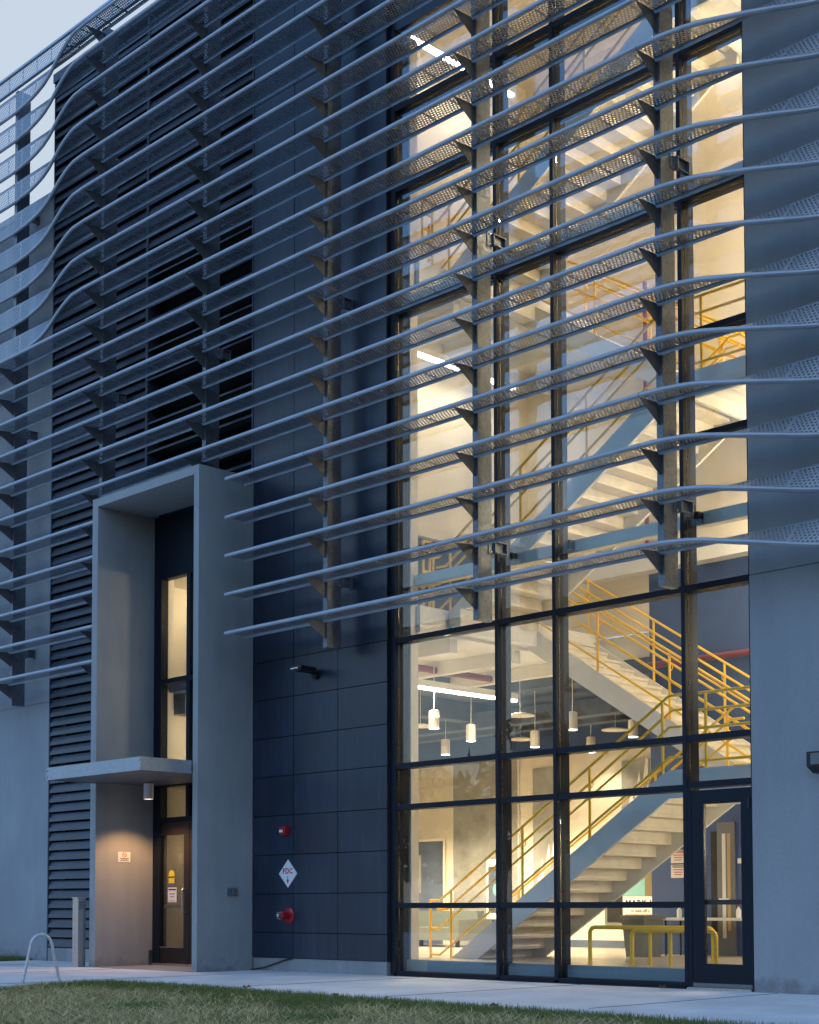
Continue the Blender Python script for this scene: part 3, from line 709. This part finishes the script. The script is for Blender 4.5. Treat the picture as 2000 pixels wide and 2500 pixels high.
# ------------------------------------------------------------------ things inside
for x, y, lab in ((-6.6, 3.2, 'white round ceiling disc in the second glass bay'), (-8.84, 3.07, 'white round ceiling disc at the left edge of the glass'), (-9.0, 5.95, 'white round ceiling disc left of the narrow bay pendant'), (-6.76, 6.0, 'white round ceiling disc under the sloping stair stringer')):
    solid('ceiling_diffuser', MB().lathe([(.006, .72), (.006, .06), (.10, .05), (.25, .02), (.25, 0), (.08, -.02)], (x, y, 4.2), n=20), M['lampbody'], lab, 'ceiling diffuser', True, 'round ceiling diffusers in the lounge')
rp = thing('sprinkler_pipe', 'red sprinkler pipe hung under the ceiling above the long tube light', 'pipe', (-8, 1, 5.1))
part('pipe', MB().tube([(-8, .5, 5.06), (-8, 4.4, 5.06)], .06, 10).tube([(-8, 1.9, 5.06), (-8, 1.9, 4.75)], .03, 8), M['red'], rp, True)
rp = thing('sprinkler_pipe', 'red sprinkler pipe running along the navy wall behind the stair rails', 'pipe', (-3, 4.5, 5))
part('pipe', MB().tube([(-4.9, 4.5, 5.0), (.0, 4.5, 5.0)], .055, 10), M['red'], rp, True)
part('hanger', MB().tube([(-2.2, 4.5, 5.05), (-2.2, 4.5, 6.5)], .008, 6), M['lampbody'], rp)
rp = thing('sprinkler_riser', 'slim red riser pipe on the cream wall beside the right screen post', 'pipe', (-4.8, 4.5, 8.8))
part('pipe', MB().tube([(-4.9, 4.5, 6.8), (-4.9, 4.5, 11.5)], .035, 8), M['red'], rp, True)
# low yellow rails on the platform by the door
def hoop_rail(p0, p1, h, posts, lab, r=.030):
    t_ = thing('guard_rail', lab, 'guard rail', (p0[0], p0[1], L1))
    d_ = (Vector((p1[0], p1[1], 0))-Vector((p0[0], p0[1], 0))).normalized(); c = .08
    pts = [(p0[0], p0[1], L1), (p0[0], p0[1], L1+h-c)]
    for a in (30, 60): pts.append((p0[0]+d_.x*c*(1-math.cos(R_(a))), p0[1]+d_.y*c*(1-math.cos(R_(a))), L1+h-c+c*math.sin(R_(a))))
    pts.append((p0[0]+d_.x*c, p0[1]+d_.y*c, L1+h)); pts.append((p1[0]-d_.x*c, p1[1]-d_.y*c, L1+h))
    for a in (60, 30): pts.append((p1[0]-d_.x*c*(1-math.cos(R_(a))), p1[1]-d_.y*c*(1-math.cos(R_(a))), L1+h-c+c*math.sin(R_(a))))
    pts += [(p1[0], p1[1], L1+h-c), (p1[0], p1[1], .0 if p1[0] > -.93 else L1)]
    part('rail', MB().tube(pts, r, 10), M['yellow'], t_, True)
    for x, y in posts: part('post', MB().tube([(x, y, L1), (x, y, L1+h-.01)], r*.85, 10), M['yellow'], t_, True)
hoop_rail((-2.33, .6), (-.99, .6), .47, ((-2.03, .6), (-1.70, .6)), 'low yellow pipe rail with two inner posts, nearest the glass')
hoop_rail((-3.25, .85), (-1.30, 1.0), .50, (), 'long thin yellow pipe rail behind the nearer low rail')
# table and bottles by the navy wall
t_ = thing('folding_table', 'white folding table against the navy wall near the door', 'table', (-3.5, 4.15, L1))
part('tabletop', B(-4.42, -2.55, 3.85, 4.45, .785, .825), M['signwhite'], t_)
for x in (-4.2, -2.75):
    for y in (3.95, 4.35): part('leg', MB().tube([(x, y, L1), (x, y, .785)], .016, 6), M['black'], t_)
for x, c_, lab in ((-3.97, 'redink', 'white spray bottle at the near end of the folding table'), (-2.87, 'redplastic', 'white bottle with red cap seen through the door glass')):
    t_ = thing('bottle', lab, 'bottle', (x, 4.0, .826), 'bottles on the folding table')
    part('body', MB().lathe([(.038, 0), (.04, .02), (.04, .12), (.018, .155), (.016, .17)], (x, 4.0, .826), n=12), M['signwhite'], t_, True)
    part('cap', MB().lathe([(.02, .171), (.02, .205), (.012, .215)], (x, 4.0, .826), n=10), M[c_] if x > -3 else M['signwhite'], t_, True)
solid('paper_towel_roll', MB().lathe([(.055, 0), (.055, .23)], (-3.80, 4.0, .826), n=14), M['paper'], 'pale paper roll standing on the table beside the spray bottle', 'paper roll', True)
t_ = thing('trash_bin', 'large grey rubbish bin beside the navy wall under the stair', 'bin', (-4.0, 3.3, L1))
part('body', MB().prism([(-4.38, L1), (-4.08, L1), (-4.02, .80), (-4.46, .80)], 'y', 3.15, 3.65), M['grey'], t_)
part('lid', B(-4.48, -4.0, 3.12, 3.68, .802, .87), M['grey'], t_)
t_ = thing('banner', 'white banner with slanted black lettering under a mural by the bin', 'banner', (-7.0, 6.97, 1))
part('cloth', MB().prism([(-7.36, .80), (-7.30, .86), (-6.55, .86), (-6.55, 1.19), (-7.36, 1.19)], 'y', 6.965, 6.995), M['signwhite'], t_)
text_mesh('MARK U', .17, M['ink'], (-6.96, 6.96, 1.06), FRONT, t_, bold=.002)
text_mesh('to walk off a', .075, M['ink'], (-6.96, 6.96, .92), FRONT, t_)
t_ = thing('mural', 'teal and brown painted mural panel above the white banner', 'mural', (-7.0, 6.98, 1.5))
part('panel', B(-7.5, -6.5, 6.975, 6.995, 1.2, 2.2), M['teal'], t_)
part('printed_trunk', B(-6.85, -6.55, 6.968, 6.974, 1.2, 2.2), M['leafy'], t_)
for (z0, lab) in ((1.71, 'upper paper notice with red writing taped to the navy wall'), (1.47, 'lower paper notice with red writing taped to the navy wall')):
    t_ = thing('paper_notice', lab, 'notice', (-4.38, 4.57, z0), 'paper notices on the navy wall')
    part('sheet', B(-4.53, -4.22, 4.566, 4.578, z0, z0+.215), M['paper'], t_)
    ln = MB()
    for k in range(4): ln.box(-4.49+.01*k, -4.27-.015*k, 4.562, 4.5655, z0+.165-.04*k, z0+.178-.04*k)
    part('writing', ln, M['redink'], t_)
    part('heading', B(-4.50, -4.25, 4.562, 4.5655, z0+.188, z0+.202), M['ink'], t_)
t_ = thing('inner_door', 'dark narrow door with pale vertical glazing strip in the navy wall', 'door', (-3.5, 4.57, L1))
part('frame', MB().box(-3.62, -3.29, 4.545, 4.578, L1, 2.34), M['grey'], t_)
part('side_panel', MB().box(-3.74, -3.63, 4.55, 4.578, L1, 2.20), M['black'], t_)
part('glass_strip', B(-3.52, -3.455, 4.538, 4.543, .5, 2.16), M['paper'], t_)
part('wood_edge', B(-3.425, -3.365, 4.538, 4.543, .62, 2.16), M['wood'], t_)
part('handle', B(-3.56, -3.40, 4.50, 4.536, 1.08, 1.13), M['signwhite'], t_)
t_ = solid('wall_thermostat', B(-3.24, -3.16, 4.55, 4.578, 1.68, 1.76), M['signwhite'], 'small white thermostat on the navy wall seen through the door', 'thermostat')
# lounge back wall features
t_ = thing('lounge_door', 'dark doorway in the cream lounge wall at the left of the glass', 'doorway', (-12.5, 6.97, L1))
part('leaf', B(-13.0, -12.08, 6.97, 6.995, L1, 2.39), M['deck'], t_)
part('frame', MB().box(-13.06, -13.0, 6.955, 6.996, L1, 2.45).box(-12.08, -12.02, 6.955, 6.996, L1, 2.45).box(-13.0, -12.08, 6.956, 6.996, 2.39, 2.45), M['cream'], t_)
part('window', B(-12.9, -12.74, 6.962, 6.969, 1.3, 2.1), M['mesh'], t_)
for x0, x1, z0, z1, lab in ((-11.78, -9.98, L1, 3.96, 'wide grey mesh screen wall between the cream wall and first mullion'), (-9.58, -8.86, 1.0, 3.75, 'grey mesh panel with white shapes in the second glass bay'), (-7.36, -6.77, 2.3, 3.75, 'small grey mesh panel seen over the stair handrails')):
    t_ = thing('mesh_screen', lab, 'screen', (x0, 6.96, z0), 'grey mesh screens on the lounge wall')
    part('sheet', B(x0, x1, 6.965, 6.99, z0, z1), M['mesh'], t_)
    part('edge', MB().box(x0-.03, x0, 6.955, 6.992, z0, z1).box(x1, x1+.03, 6.955, 6.992, z0, z1), M['white'], t_)
    if z0 > .5:
        pr = MB()
        for k in range(3):
            a_ = x0+.12+.17*k; pr.prism([(a_, z0+.5+.2*k), (a_+.16, z0+.55+.25*k), (a_+.12, z0+.95+.3*k)], 'y', 6.960, 6.9645)
        part('print', pr, M['signwhite'], t_)
t_ = thing('poster', 'white framed poster standing on the grey screen behind the handrail', 'poster', (-10.6, 6.95, .8))
part('frame', B(-10.82, -10.2, 6.93, 6.955, .75, 1.97), M['signwhite'], t_)
part('print', B(-10.76, -10.26, 6.925, 6.9295, .88, 1.82), M['deck'], t_)
part('print', MB().lathe([(.14, 0), (.14, .003)], (-10.5, 6.921, 1.35), 'y', 12), M['teal'], t_)
struct('baseboard', MB().box(-10, -4.94, 6.98, 6.999, L1, .36), M['deck'])
t_ = thing('lounge_hatch', 'dark low window opening in the cream wall left of the white banner', 'window', (-7.7, 6.98, .7))
part('pane', B(-7.74, -7.40, 6.972, 6.996, .70, 1.30), M['black'], t_)
part('frame', MB().box(-7.80, -7.74, 6.965, 6.997, .66, 1.34).box(-7.74, -7.40, 6.966, 6.997, .66, .70), M['grey'], t_)
t_ = thing('sofa', 'grey low sofa in the lounge behind the foot of the stair', 'sofa', (-11.2, 5.6, L1))
part('seat', B(-12.2, -10.3, 5.35, 6.1, L1+.13, .60), M['sofa'], t_)
part('backrest', B(-12.2, -10.3, 6.1, 6.3, L1+.13, .92), M['sofa'], t_)
part('armrest', B(-10.298, -10.1, 5.35, 6.3, L1+.13, .76), M['sofa'], t_)
part('armrest', B(-12.4, -12.202, 5.35, 6.3, L1+.13, .76), M['sofa'], t_)
for x in (-12.3, -11.2, -10.2): part('leg', B(x-.03, x+.03, 5.4, 5.46, L1, L1+.13), M['black'], t_)

# ------------------------------------------------------------------ wood across the lawn, behind the camera: it shows in the glass
V_ = []; F_ = []
for k in range(26000):
    x = rng.uniform(-150, 60); top = 12+2.5*math.sin(x*.21)+1.5*math.sin(x*.63+1)
    z_ = rng.uniform(.2, 1)**.7*top; y_ = -64+rng.normal(0, 3.0)*(1-.5*z_/top)
    a = rng.normal(size=(3, 3))*rng.uniform(.25, .6)
    b0 = len(V_); V_ += [(x+a[0][0], y_+a[0][1], max(.0, z_+a[0][2])), (x+a[1][0], y_+a[1][1], max(.0, z_+a[1][2])), (x+a[2][0], y_+a[2][1], max(.0, z_+a[2][2]))]; F_.append((b0, b0+1, b0+2))
me = bpy.data.meshes.new('woodland'); me.from_pydata(V_, [], F_); me.materials.append(simple('dark_foliage', (.06, .065, .035), .9))
o = bpy.data.objects.new('woodland', me); COL.objects.link(o); o['kind'] = 'stuff'

# ------------------------------------------------------------------ things on the facade
t_ = thing('fdc_sign', 'white diamond sign with red FDC lettering on the navy panels', 'sign', (-8.62, PF, 1.55))
part('plate', MB().prism([(-8.62, 1.322), (-8.395, 1.547), (-8.62, 1.772), (-8.845, 1.547)], 'y', PF-.016, PF-.004), M['signwhite'], t_)
text_mesh('FDC', .122, M['redink'], (-8.62, PF-.018, 1.585), FRONT, t_, bold=.0028)
part('arrow', MB().box(-8.626, -8.614, PF-.0185, PF-.0165, 1.43, 1.51).prism([(-8.65, 1.45), (-8.59, 1.45), (-8.62, 1.385)], 'y', PF-.0190, PF-.0164), M['redink'], t_)
t_ = thing('fire_alarm_strobe', 'small red fire alarm strobe box above the diamond sign', 'fire alarm', (-8.68, PF, 2.24))
part('body', MB().prism([(PF-.004, 2.165), (PF-.085, 2.175), (PF-.095, 2.30), (PF-.004, 2.315)], 'x', -8.745, -8.605), M['redplastic'], t_)
part('lens', B(-8.73, -8.655, PF-.108, PF-.094, 2.21, 2.25), M['signwhite'], t_)
t_ = thing('fire_hose_connection', 'red fire department connection with round flange below the diamond sign', 'fire connection', (-8.6, PF, .875))
part('flange', MB().lathe([(.128, -.004), (.128, -.012), (.10, -.022), (.05, -.03)], (-8.60, PF, .875), 'y', 24), M['redplastic'], t_, True)
part('inlet', MB().lathe([(.055, -.03), (.055, -.12), (.072, -.125), (.072, -.18), (.055, -.186)], (-8.60, PF, .875), 'y', 16), M['redplastic'], t_, True)
part('chain_cap', MB().lathe([(.03, -.186), (.03, -.25), (.018, -.255)], (-8.60, PF, .875), 'y', 10).tube([(-8.65, PF-.22, .92), (-8.55, PF-.22, .92)], .008, 6).tube([(-8.65, PF-.22, .83), (-8.55, PF-.22, .83)], .008, 6), M['steel'], t_, True)
t_ = thing('wall_light', 'black flat wall light on an arm above the red alarm box', 'wall light', (-7.95, PF, 4.74))
part('head', MB().prism([(-8.10, 4.72), (-7.98, 4.70), (-7.84, 4.72), (-7.82, 4.77), (-7.90, 4.80), (-8.06, 4.79)], 'y', PF-.42, PF-.10), M['black'], t_)
part('arm', MB().tube([(-7.95, PF-.004, 4.70), (-7.95, PF-.16, 4.74)], .04, 10), M['black'], t_, True)
part('base', MB().lathe([(.06, -.004), (.06, -.05), (.03, -.06)], (-7.95, PF, 4.67), 'y', 14), M['black'], t_, True)
part('lens', B(-8.05, -7.87, PF-.45, PF-.42, 4.735, 4.75), M['steel'], t_)
t_ = thing('outlet_box', 'small grey weatherproof outlet box on the side of the concrete portal', 'outlet box', (-9.54, -.56, 1.25))
part('body', B(-9.543, -9.50, -.66, -.48, 1.20, 1.32), M['galv'], t_)
part('cover', B(-9.498, -9.47, -.60, -.50, 1.22, 1.30), M['grey'], t_)
part('button', B(-9.469, -9.462, -.565, -.535, 1.25, 1.285), M['redplastic'], t_)
t_ = thing('no_smoking_sign', 'small white no smoking sign on the warm lit portal wall', 'sign', (-12.478, -.67, 1.9))
part('plate', B(-12.478, -12.472, -.80, -.545, 1.805, 1.985), M['signwhite'], t_)
rg = MB()
for k in range(20):
    a0, a1 = 2*math.pi*k/20, 2*math.pi*(k+1)/20
    rg.prism([(-.672+.036*math.cos(a0), 1.935+.036*math.sin(a0)), (-.672+.045*math.cos(a0), 1.935+.045*math.sin(a0)), (-.672+.045*math.cos(a1), 1.935+.045*math.sin(a1)), (-.672+.036*math.cos(a1), 1.935+.036*math.sin(a1))], 'x', -12.4718, -12.4700)
rg.prism([(-.705, 1.965), (-.699, 1.971), (-.639, 1.905), (-.645, 1.899)], 'x', -12.4717, -12.4699)
part('symbol', rg, M['redink'], t_)
part('cigarette', B(-12.4717, -12.4705, -.70, -.645, 1.931, 1.939), M['ink'], t_)
part('writing', MB().box(-12.4717, -12.4702, -.765, -.58, 1.868, 1.878).box(-12.4717, -12.4702, -.74, -.61, 1.850, 1.858).box(-12.4717, -12.4702, -.765, -.58, 1.828, 1.837), M['ink'], t_)
t_ = thing('door_sticker', 'yellow arched sticker with purple foot on the entrance door glass', 'sticker', (-11.95, -.04, 1.5))
pp = [(-12.03, 1.39), (-11.86, 1.39), (-11.86, 1.58)] + [(-11.945+.085*math.cos(R_(a)), 1.58+.085*math.sin(R_(a))) for a in (20, 45, 70, 90, 110, 135, 160)] + [(-12.03, 1.58)]
part('decal', MB().prism(pp, 'y', -.042, -.036), M['stickeryellow'], t_)
part('band', B(-12.03, -11.86, -.0435, -.0422, 1.53, 1.555), M['ink'], t_)
part('foot', B(-12.03, -11.86, -.0435, -.0422, 1.39, 1.435), M['purple'], t_)
t_ = thing('door_notice', 'pale paper notice taped under the yellow sticker on the door', 'notice', (-11.9, -.04, 1.2))
part('sheet', B(-12.05, -11.79, -.042, -.036, 1.10, 1.36), M['paper'], t_)
part('heading', B(-12.03, -11.81, -.0435, -.0422, 1.31, 1.335), M['ink'], t_)
part('writing', MB().box(-12.0, -11.84, -.0435, -.0424, 1.24, 1.255).box(-11.98, -11.86, -.0435, -.0424, 1.19, 1.205).box(-12.0, -11.83, -.0435, -.0422, 1.12, 1.13), M['grey'], t_)
t_ = thing('wall_pack_light', 'dark wedge shaped wall light on the concrete wall past the door', 'wall light', (1.1, PF, 2.67))
part('housing', MB().prism([(PF-.004, 2.55), (PF-.10, 2.55), (PF-.24, 2.62), (PF-.24, 2.79), (PF-.004, 2.79)], 'x', .945, 1.35), M['black'], t_)
part('cover_plate', B(1.0, 1.30, PF-.246, PF-.241, 2.64, 2.77), M['grey'], t_)
t_ = thing('hose_bib', 'small dark round hose tap low on the concrete wall at the frame edge', 'tap', (1.2, PF, .18))
part('flange', MB().lathe([(.06, -.004), (.06, -.03), (.035, -.05), (.035, -.12)], (1.17, PF, .16), 'y', 14), M['black'], t_, True)
part('wheel', MB().lathe([(.02, -.12), (.045, -.125), (.045, -.14), (.02, -.145)], (1.17, PF, .16), 'y', 12), M['steel'], t_, True)
ant = thing('lightning_rod', 'thin pale rod standing on the roof behind the screen', 'rod', (-21, .6, 15.1))
part('mast', MB().tube([(-20.05, .8, 15.1), (-20.05, .8, 20.85)], .022, 6), M['galv'], ant)
part('foot', B(-20.2, -19.9, .65, .95, 15.08, 15.14), M['galv'], ant)

# ------------------------------------------------------------------ things on the pavement
t_ = thing('bike_rack', 'pale steel arch bike rack at the edge of the lawn', 'bike rack', (-8.3, -4.8, PZ))
A0, A1 = Vector((-8.40, -5.03, -.05)), Vector((-8.20, -4.55, -.05)); pts = []
for k in range(25):
    t = k/24
    if k < 7: q = A0.lerp(A0+(A1-A0)*.21, k/7); zz = .50*k/7
    elif k > 17: q = A1.lerp(A1+(A0-A1)*.21, (24-k)/7); zz = .50*(24-k)/7
    else:
        a = math.pi*(1-(k-7)/10); c_ = (A0+A1)/2; q = c_ + (A1-A0)*(.29*math.cos(a)); zz = .50+.20*math.sin(a)
    pts.append((q.x, q.y, -.05+zz))
part('hoop', MB().tube(pts, .022, 10), M['rack'], t_, True)
part('foot', MB().lathe([(.05, 0), (.05, .01)], (A0.x, A0.y, PZ), n=12).lathe([(.05, 0), (.05, .01)], (A1.x, A1.y, PZ), n=12), M['rack'], t_)
t_ = thing('door_bollard', 'square stainless steel push button post left of the portal', 'bollard', (-12.85, -1.3, PZ))
part('post', B(-12.93, -12.75, -1.42, -1.27, PZ, 1.17), M['steel'], t_)
part('cap', B(-12.94, -12.74, -1.43, -1.26, 1.17, 1.19), M['steel'], t_)
part('button_plate', B(-12.749, -12.742, -1.40, -1.29, .98, 1.12), M['grey'], t_)
solid('cable', MB().tube([(-9.50, PF-.05, PZ+.01), (-9.2, PF-.02, .03), (-8.75, PF-.012, .15), (-8.55, PF-.008, .19), (-8.50, PF-.008, .194)], .012, 8), M['black'], 'thin black cable slanting up the concrete plinth beside the portal', 'cable', True)
for (x, y, r, lab) in ((-5.0, -3.85, .9, 'brown dead leaf caught at the lawn edge before the portal'), (-1.15, -.35, .3, 'reddish leaf lying on the sill beside the glass door'), (-.6, -4.05, 1.9, 'brown dead leaf on the lawn edge in front of the door'), (-3.2, -3.95, 2.4, 'small brown leaf at the lawn edge below the wide glass')):
    mb = MB()
    rr = [1, .55, .95, .5, .9, .45, .8, .5, .95]; c_, s_ = math.cos(r), math.sin(r)
    P_ = [(x+.055*rr[k]*math.cos(2*math.pi*k/9+r), y+.055*rr[k]*math.sin(2*math.pi*k/9+r), .035+.025*math.sin(k*1.7)) for k in range(9)]
    k0 = 0; mb.v = [(x, y, .03)] + P_ + [(p[0], p[1], p[2]-.004) for p in P_] + [(x, y, .026)]
    for k in range(9):
        q = (k+1) % 9; mb.face((0, 1+k, 1+q)); mb.face((19, 10+q, 10+k)); mb.face((1+k, 10+k, 10+q, 1+q))
    base = ground_z(x, y) if y < -3.9 else PZ
    o = solid('fallen_leaf', mb, M['leaf'], lab, 'leaf', group='dead leaves on the ground'); o.location.z = base+.0

# ------------------------------------------------------------------ grass
from bisect import bisect
def inside_lawn(x, y):
    ex = np.array([p[0] for p in EDGE[3:]]); ey = np.array([p[1] for p in EDGE[3:]])
    top = np.interp(x, ex, ey)
    lx = np.interp(y, [-9.0, -7.5, -5.9, -4.7, -4.15, -3.75], [-7.6, -7.75, -8.0, -8.25, -8.35, -8.2])
    return (y < top + .03) & (x > lx - .02)
def vnoise(x, y, s, seed):
    r_ = np.random.default_rng(seed); g_ = r_.random((64, 64)); u = x*s % 63; v = y*s % 63
    i = u.astype(int); j = v.astype(int); fu = u-i; fv = v-j; fu = fu*fu*(3-2*fu); fv = fv*fv*(3-2*fv)
    return (g_[i, j]*(1-fu)+g_[i+1, j]*fu)*(1-fv) + (g_[i, j+1]*(1-fu)+g_[i+1, j+1]*fu)*fv
def grass(name, n_, region, hmin, hmax, lean, width, straw):
    x = rng.uniform(region[0], region[1], n_); y = rng.uniform(region[2], region[3], n_)
    return x, y
m, n, l, b = mat_base('grass_blades'); b.inputs['Roughness'].default_value = .7
at = n.new('ShaderNodeAttribute'); at.attribute_name = 'tint'; cr = n.new('ShaderNodeValToRGB')
e = cr.color_ramp.elements; e[0].position = 0; e[0].color = (.085, .13, .02, 1); e[1].position = 1; e[1].color = (.80, .64, .32, 1)
x_ = e.new(.45); x_.color = (.19, .22, .05, 1); x_ = e.new(.62); x_.color = (.47, .39, .14, 1)
l.new(at.outputs['Fac'], cr.inputs[0]); l.new(cr.outputs[0], b.inputs['Base Color']); M['grass'] = m
def blades(x, y, zbase, h, lean, wid, tint):
    n_ = len(x); a = rng.uniform(0, 2*np.pi, n_); la = rng.uniform(0, 2*np.pi, n_)
    wx, wy = np.cos(a)*wid/2, np.sin(a)*wid/2
    lx, ly = np.cos(la)*lean*h, np.sin(la)*lean*h
    hz = h*np.sqrt(np.maximum(.02, 1-np.minimum(lean, .98)**2))
    V = np.empty((n_, 5, 3))
    V[:, 0] = np.stack([x-wx, y-wy, zbase-.01], 1); V[:, 1] = np.stack([x+wx, y+wy, zbase-.01], 1)
    V[:, 2] = np.stack([x+lx*.4+wx*.8, y+ly*.4+wy*.8, zbase+hz*.6], 1); V[:, 3] = np.stack([x+lx*.4-wx*.8, y+ly*.4-wy*.8, zbase+hz*.6], 1)
    V[:, 4] = np.stack([x+lx, y+ly, zbase+hz], 1)
    return V, tint
def grass_obj(name, sets):
    V = np.concatenate([s_[0] for s_ in sets]); T = np.concatenate([s_[1] for s_ in sets]); n_ = len(V)
    me = bpy.data.meshes.new(name); me.vertices.add(n_*5); me.vertices.foreach_set('co', V.reshape(-1))
    base = (np.arange(n_)*5)[:, None]
    lp = np.concatenate([base+np.array([[0, 1, 2, 3]]), base+np.array([[3, 2, 4]])], 1).reshape(-1)
    me.loops.add(n_*7); me.loops.foreach_set('vertex_index', lp.astype(np.int32))
    st_ = np.stack([np.arange(n_)*7, np.arange(n_)*7+4], 1).reshape(-1); tot = np.tile([4, 3], n_)
    me.polygons.add(n_*2); me.polygons.foreach_set('loop_start', st_.astype(np.int32)); me.polygons.foreach_set('loop_total', tot.astype(np.int32))
    at_ = me.attributes.new('tint', 'FLOAT', 'POINT'); at_.data.foreach_set('value', np.repeat(T, 5).astype(np.float32))
    me.update(); me.validate(); me.materials.append(M['grass'])
    o = bpy.data.objects.new(name, me); COL.objects.link(o); o['kind'] = 'stuff'; o['label'] = 'short lawn grass with pale straw patches in front of the pavement'; o['category'] = 'grass'
    return o
def gz(y): return -.045 - np.clip((-4.2-y)/8.0, 0, 1)*.16
N = 230000
x = rng.uniform(-8.5, 6.0, N); y = rng.uniform(-10.2, -3.6, N)
k_ = inside_lawn(x, y) & (y < -3.0 - .0*x) & (y > -10.6 + .42*np.maximum(0, x+2.5)); x, y = x[k_], y[k_]
band = np.clip((-y-4.75 + .5*(vnoise(x+50, y+50, .9, 3)-.5))/.5, 0, 1)          # near the pavement the grass is fresher
dry = band*np.clip((vnoise(x+40, y+40, .8, 1)*.6+vnoise(x+40, y+40, 3.1, 2)*.4-.30)*3.2, 0, 1)
tint = np.clip(.12 + .42*rng.random(len(x)) + dry*.46*rng.random(len(x))**.6, 0, 1)
h = rng.uniform(.025, .062, len(x))*(1+.45*(1-band))*(1-.35*dry); lean = rng.uniform(.1, .75, len(x))
g1 = blades(x, y, gz(y), h, lean, rng.uniform(.004, .008, len(x)), tint)
N2 = 75000
x = rng.uniform(-8.5, 6.0, N2); y = rng.uniform(-10.2, -4.3, N2)
band = np.clip((-y-4.7)/.6, 0, 1); dry = band*np.clip((vnoise(x+40, y+40, .8, 1)*.6+vnoise(x+40, y+40, 3.1, 2)*.4-.34)*4.2, 0, 1)
k_ = inside_lawn(x, y) & (rng.random(N2) < dry) & (y > -10.6 + .42*np.maximum(0, x+2.5)); x, y = x[k_], y[k_]
g2 = blades(x, y, gz(y)+rng.uniform(.01, .05, len(x)), rng.uniform(.07, .27, len(x)), rng.uniform(.93, .99, len(x)), rng.uniform(.0028, .0058, len(x)), np.clip(.62+.42*rng.random(len(x)), 0, 1))
grass_obj('lawn_grass', [g1, g2])
N3 = 26000
x = rng.uniform(-24, -16.4, N3); y = rng.uniform(-1.1, PF-.02, N3)
g3 = blades(x, y, np.full(N3, -.04), rng.uniform(.05, .13, N3), rng.uniform(.1, .6, N3), rng.uniform(.006, .010, N3), np.clip(.05+.45*rng.random(N3), 0, 1))
o = grass_obj('verge_grass', [g3]); o['label'] = 'strip of green grass along the foot of the far concrete wing'
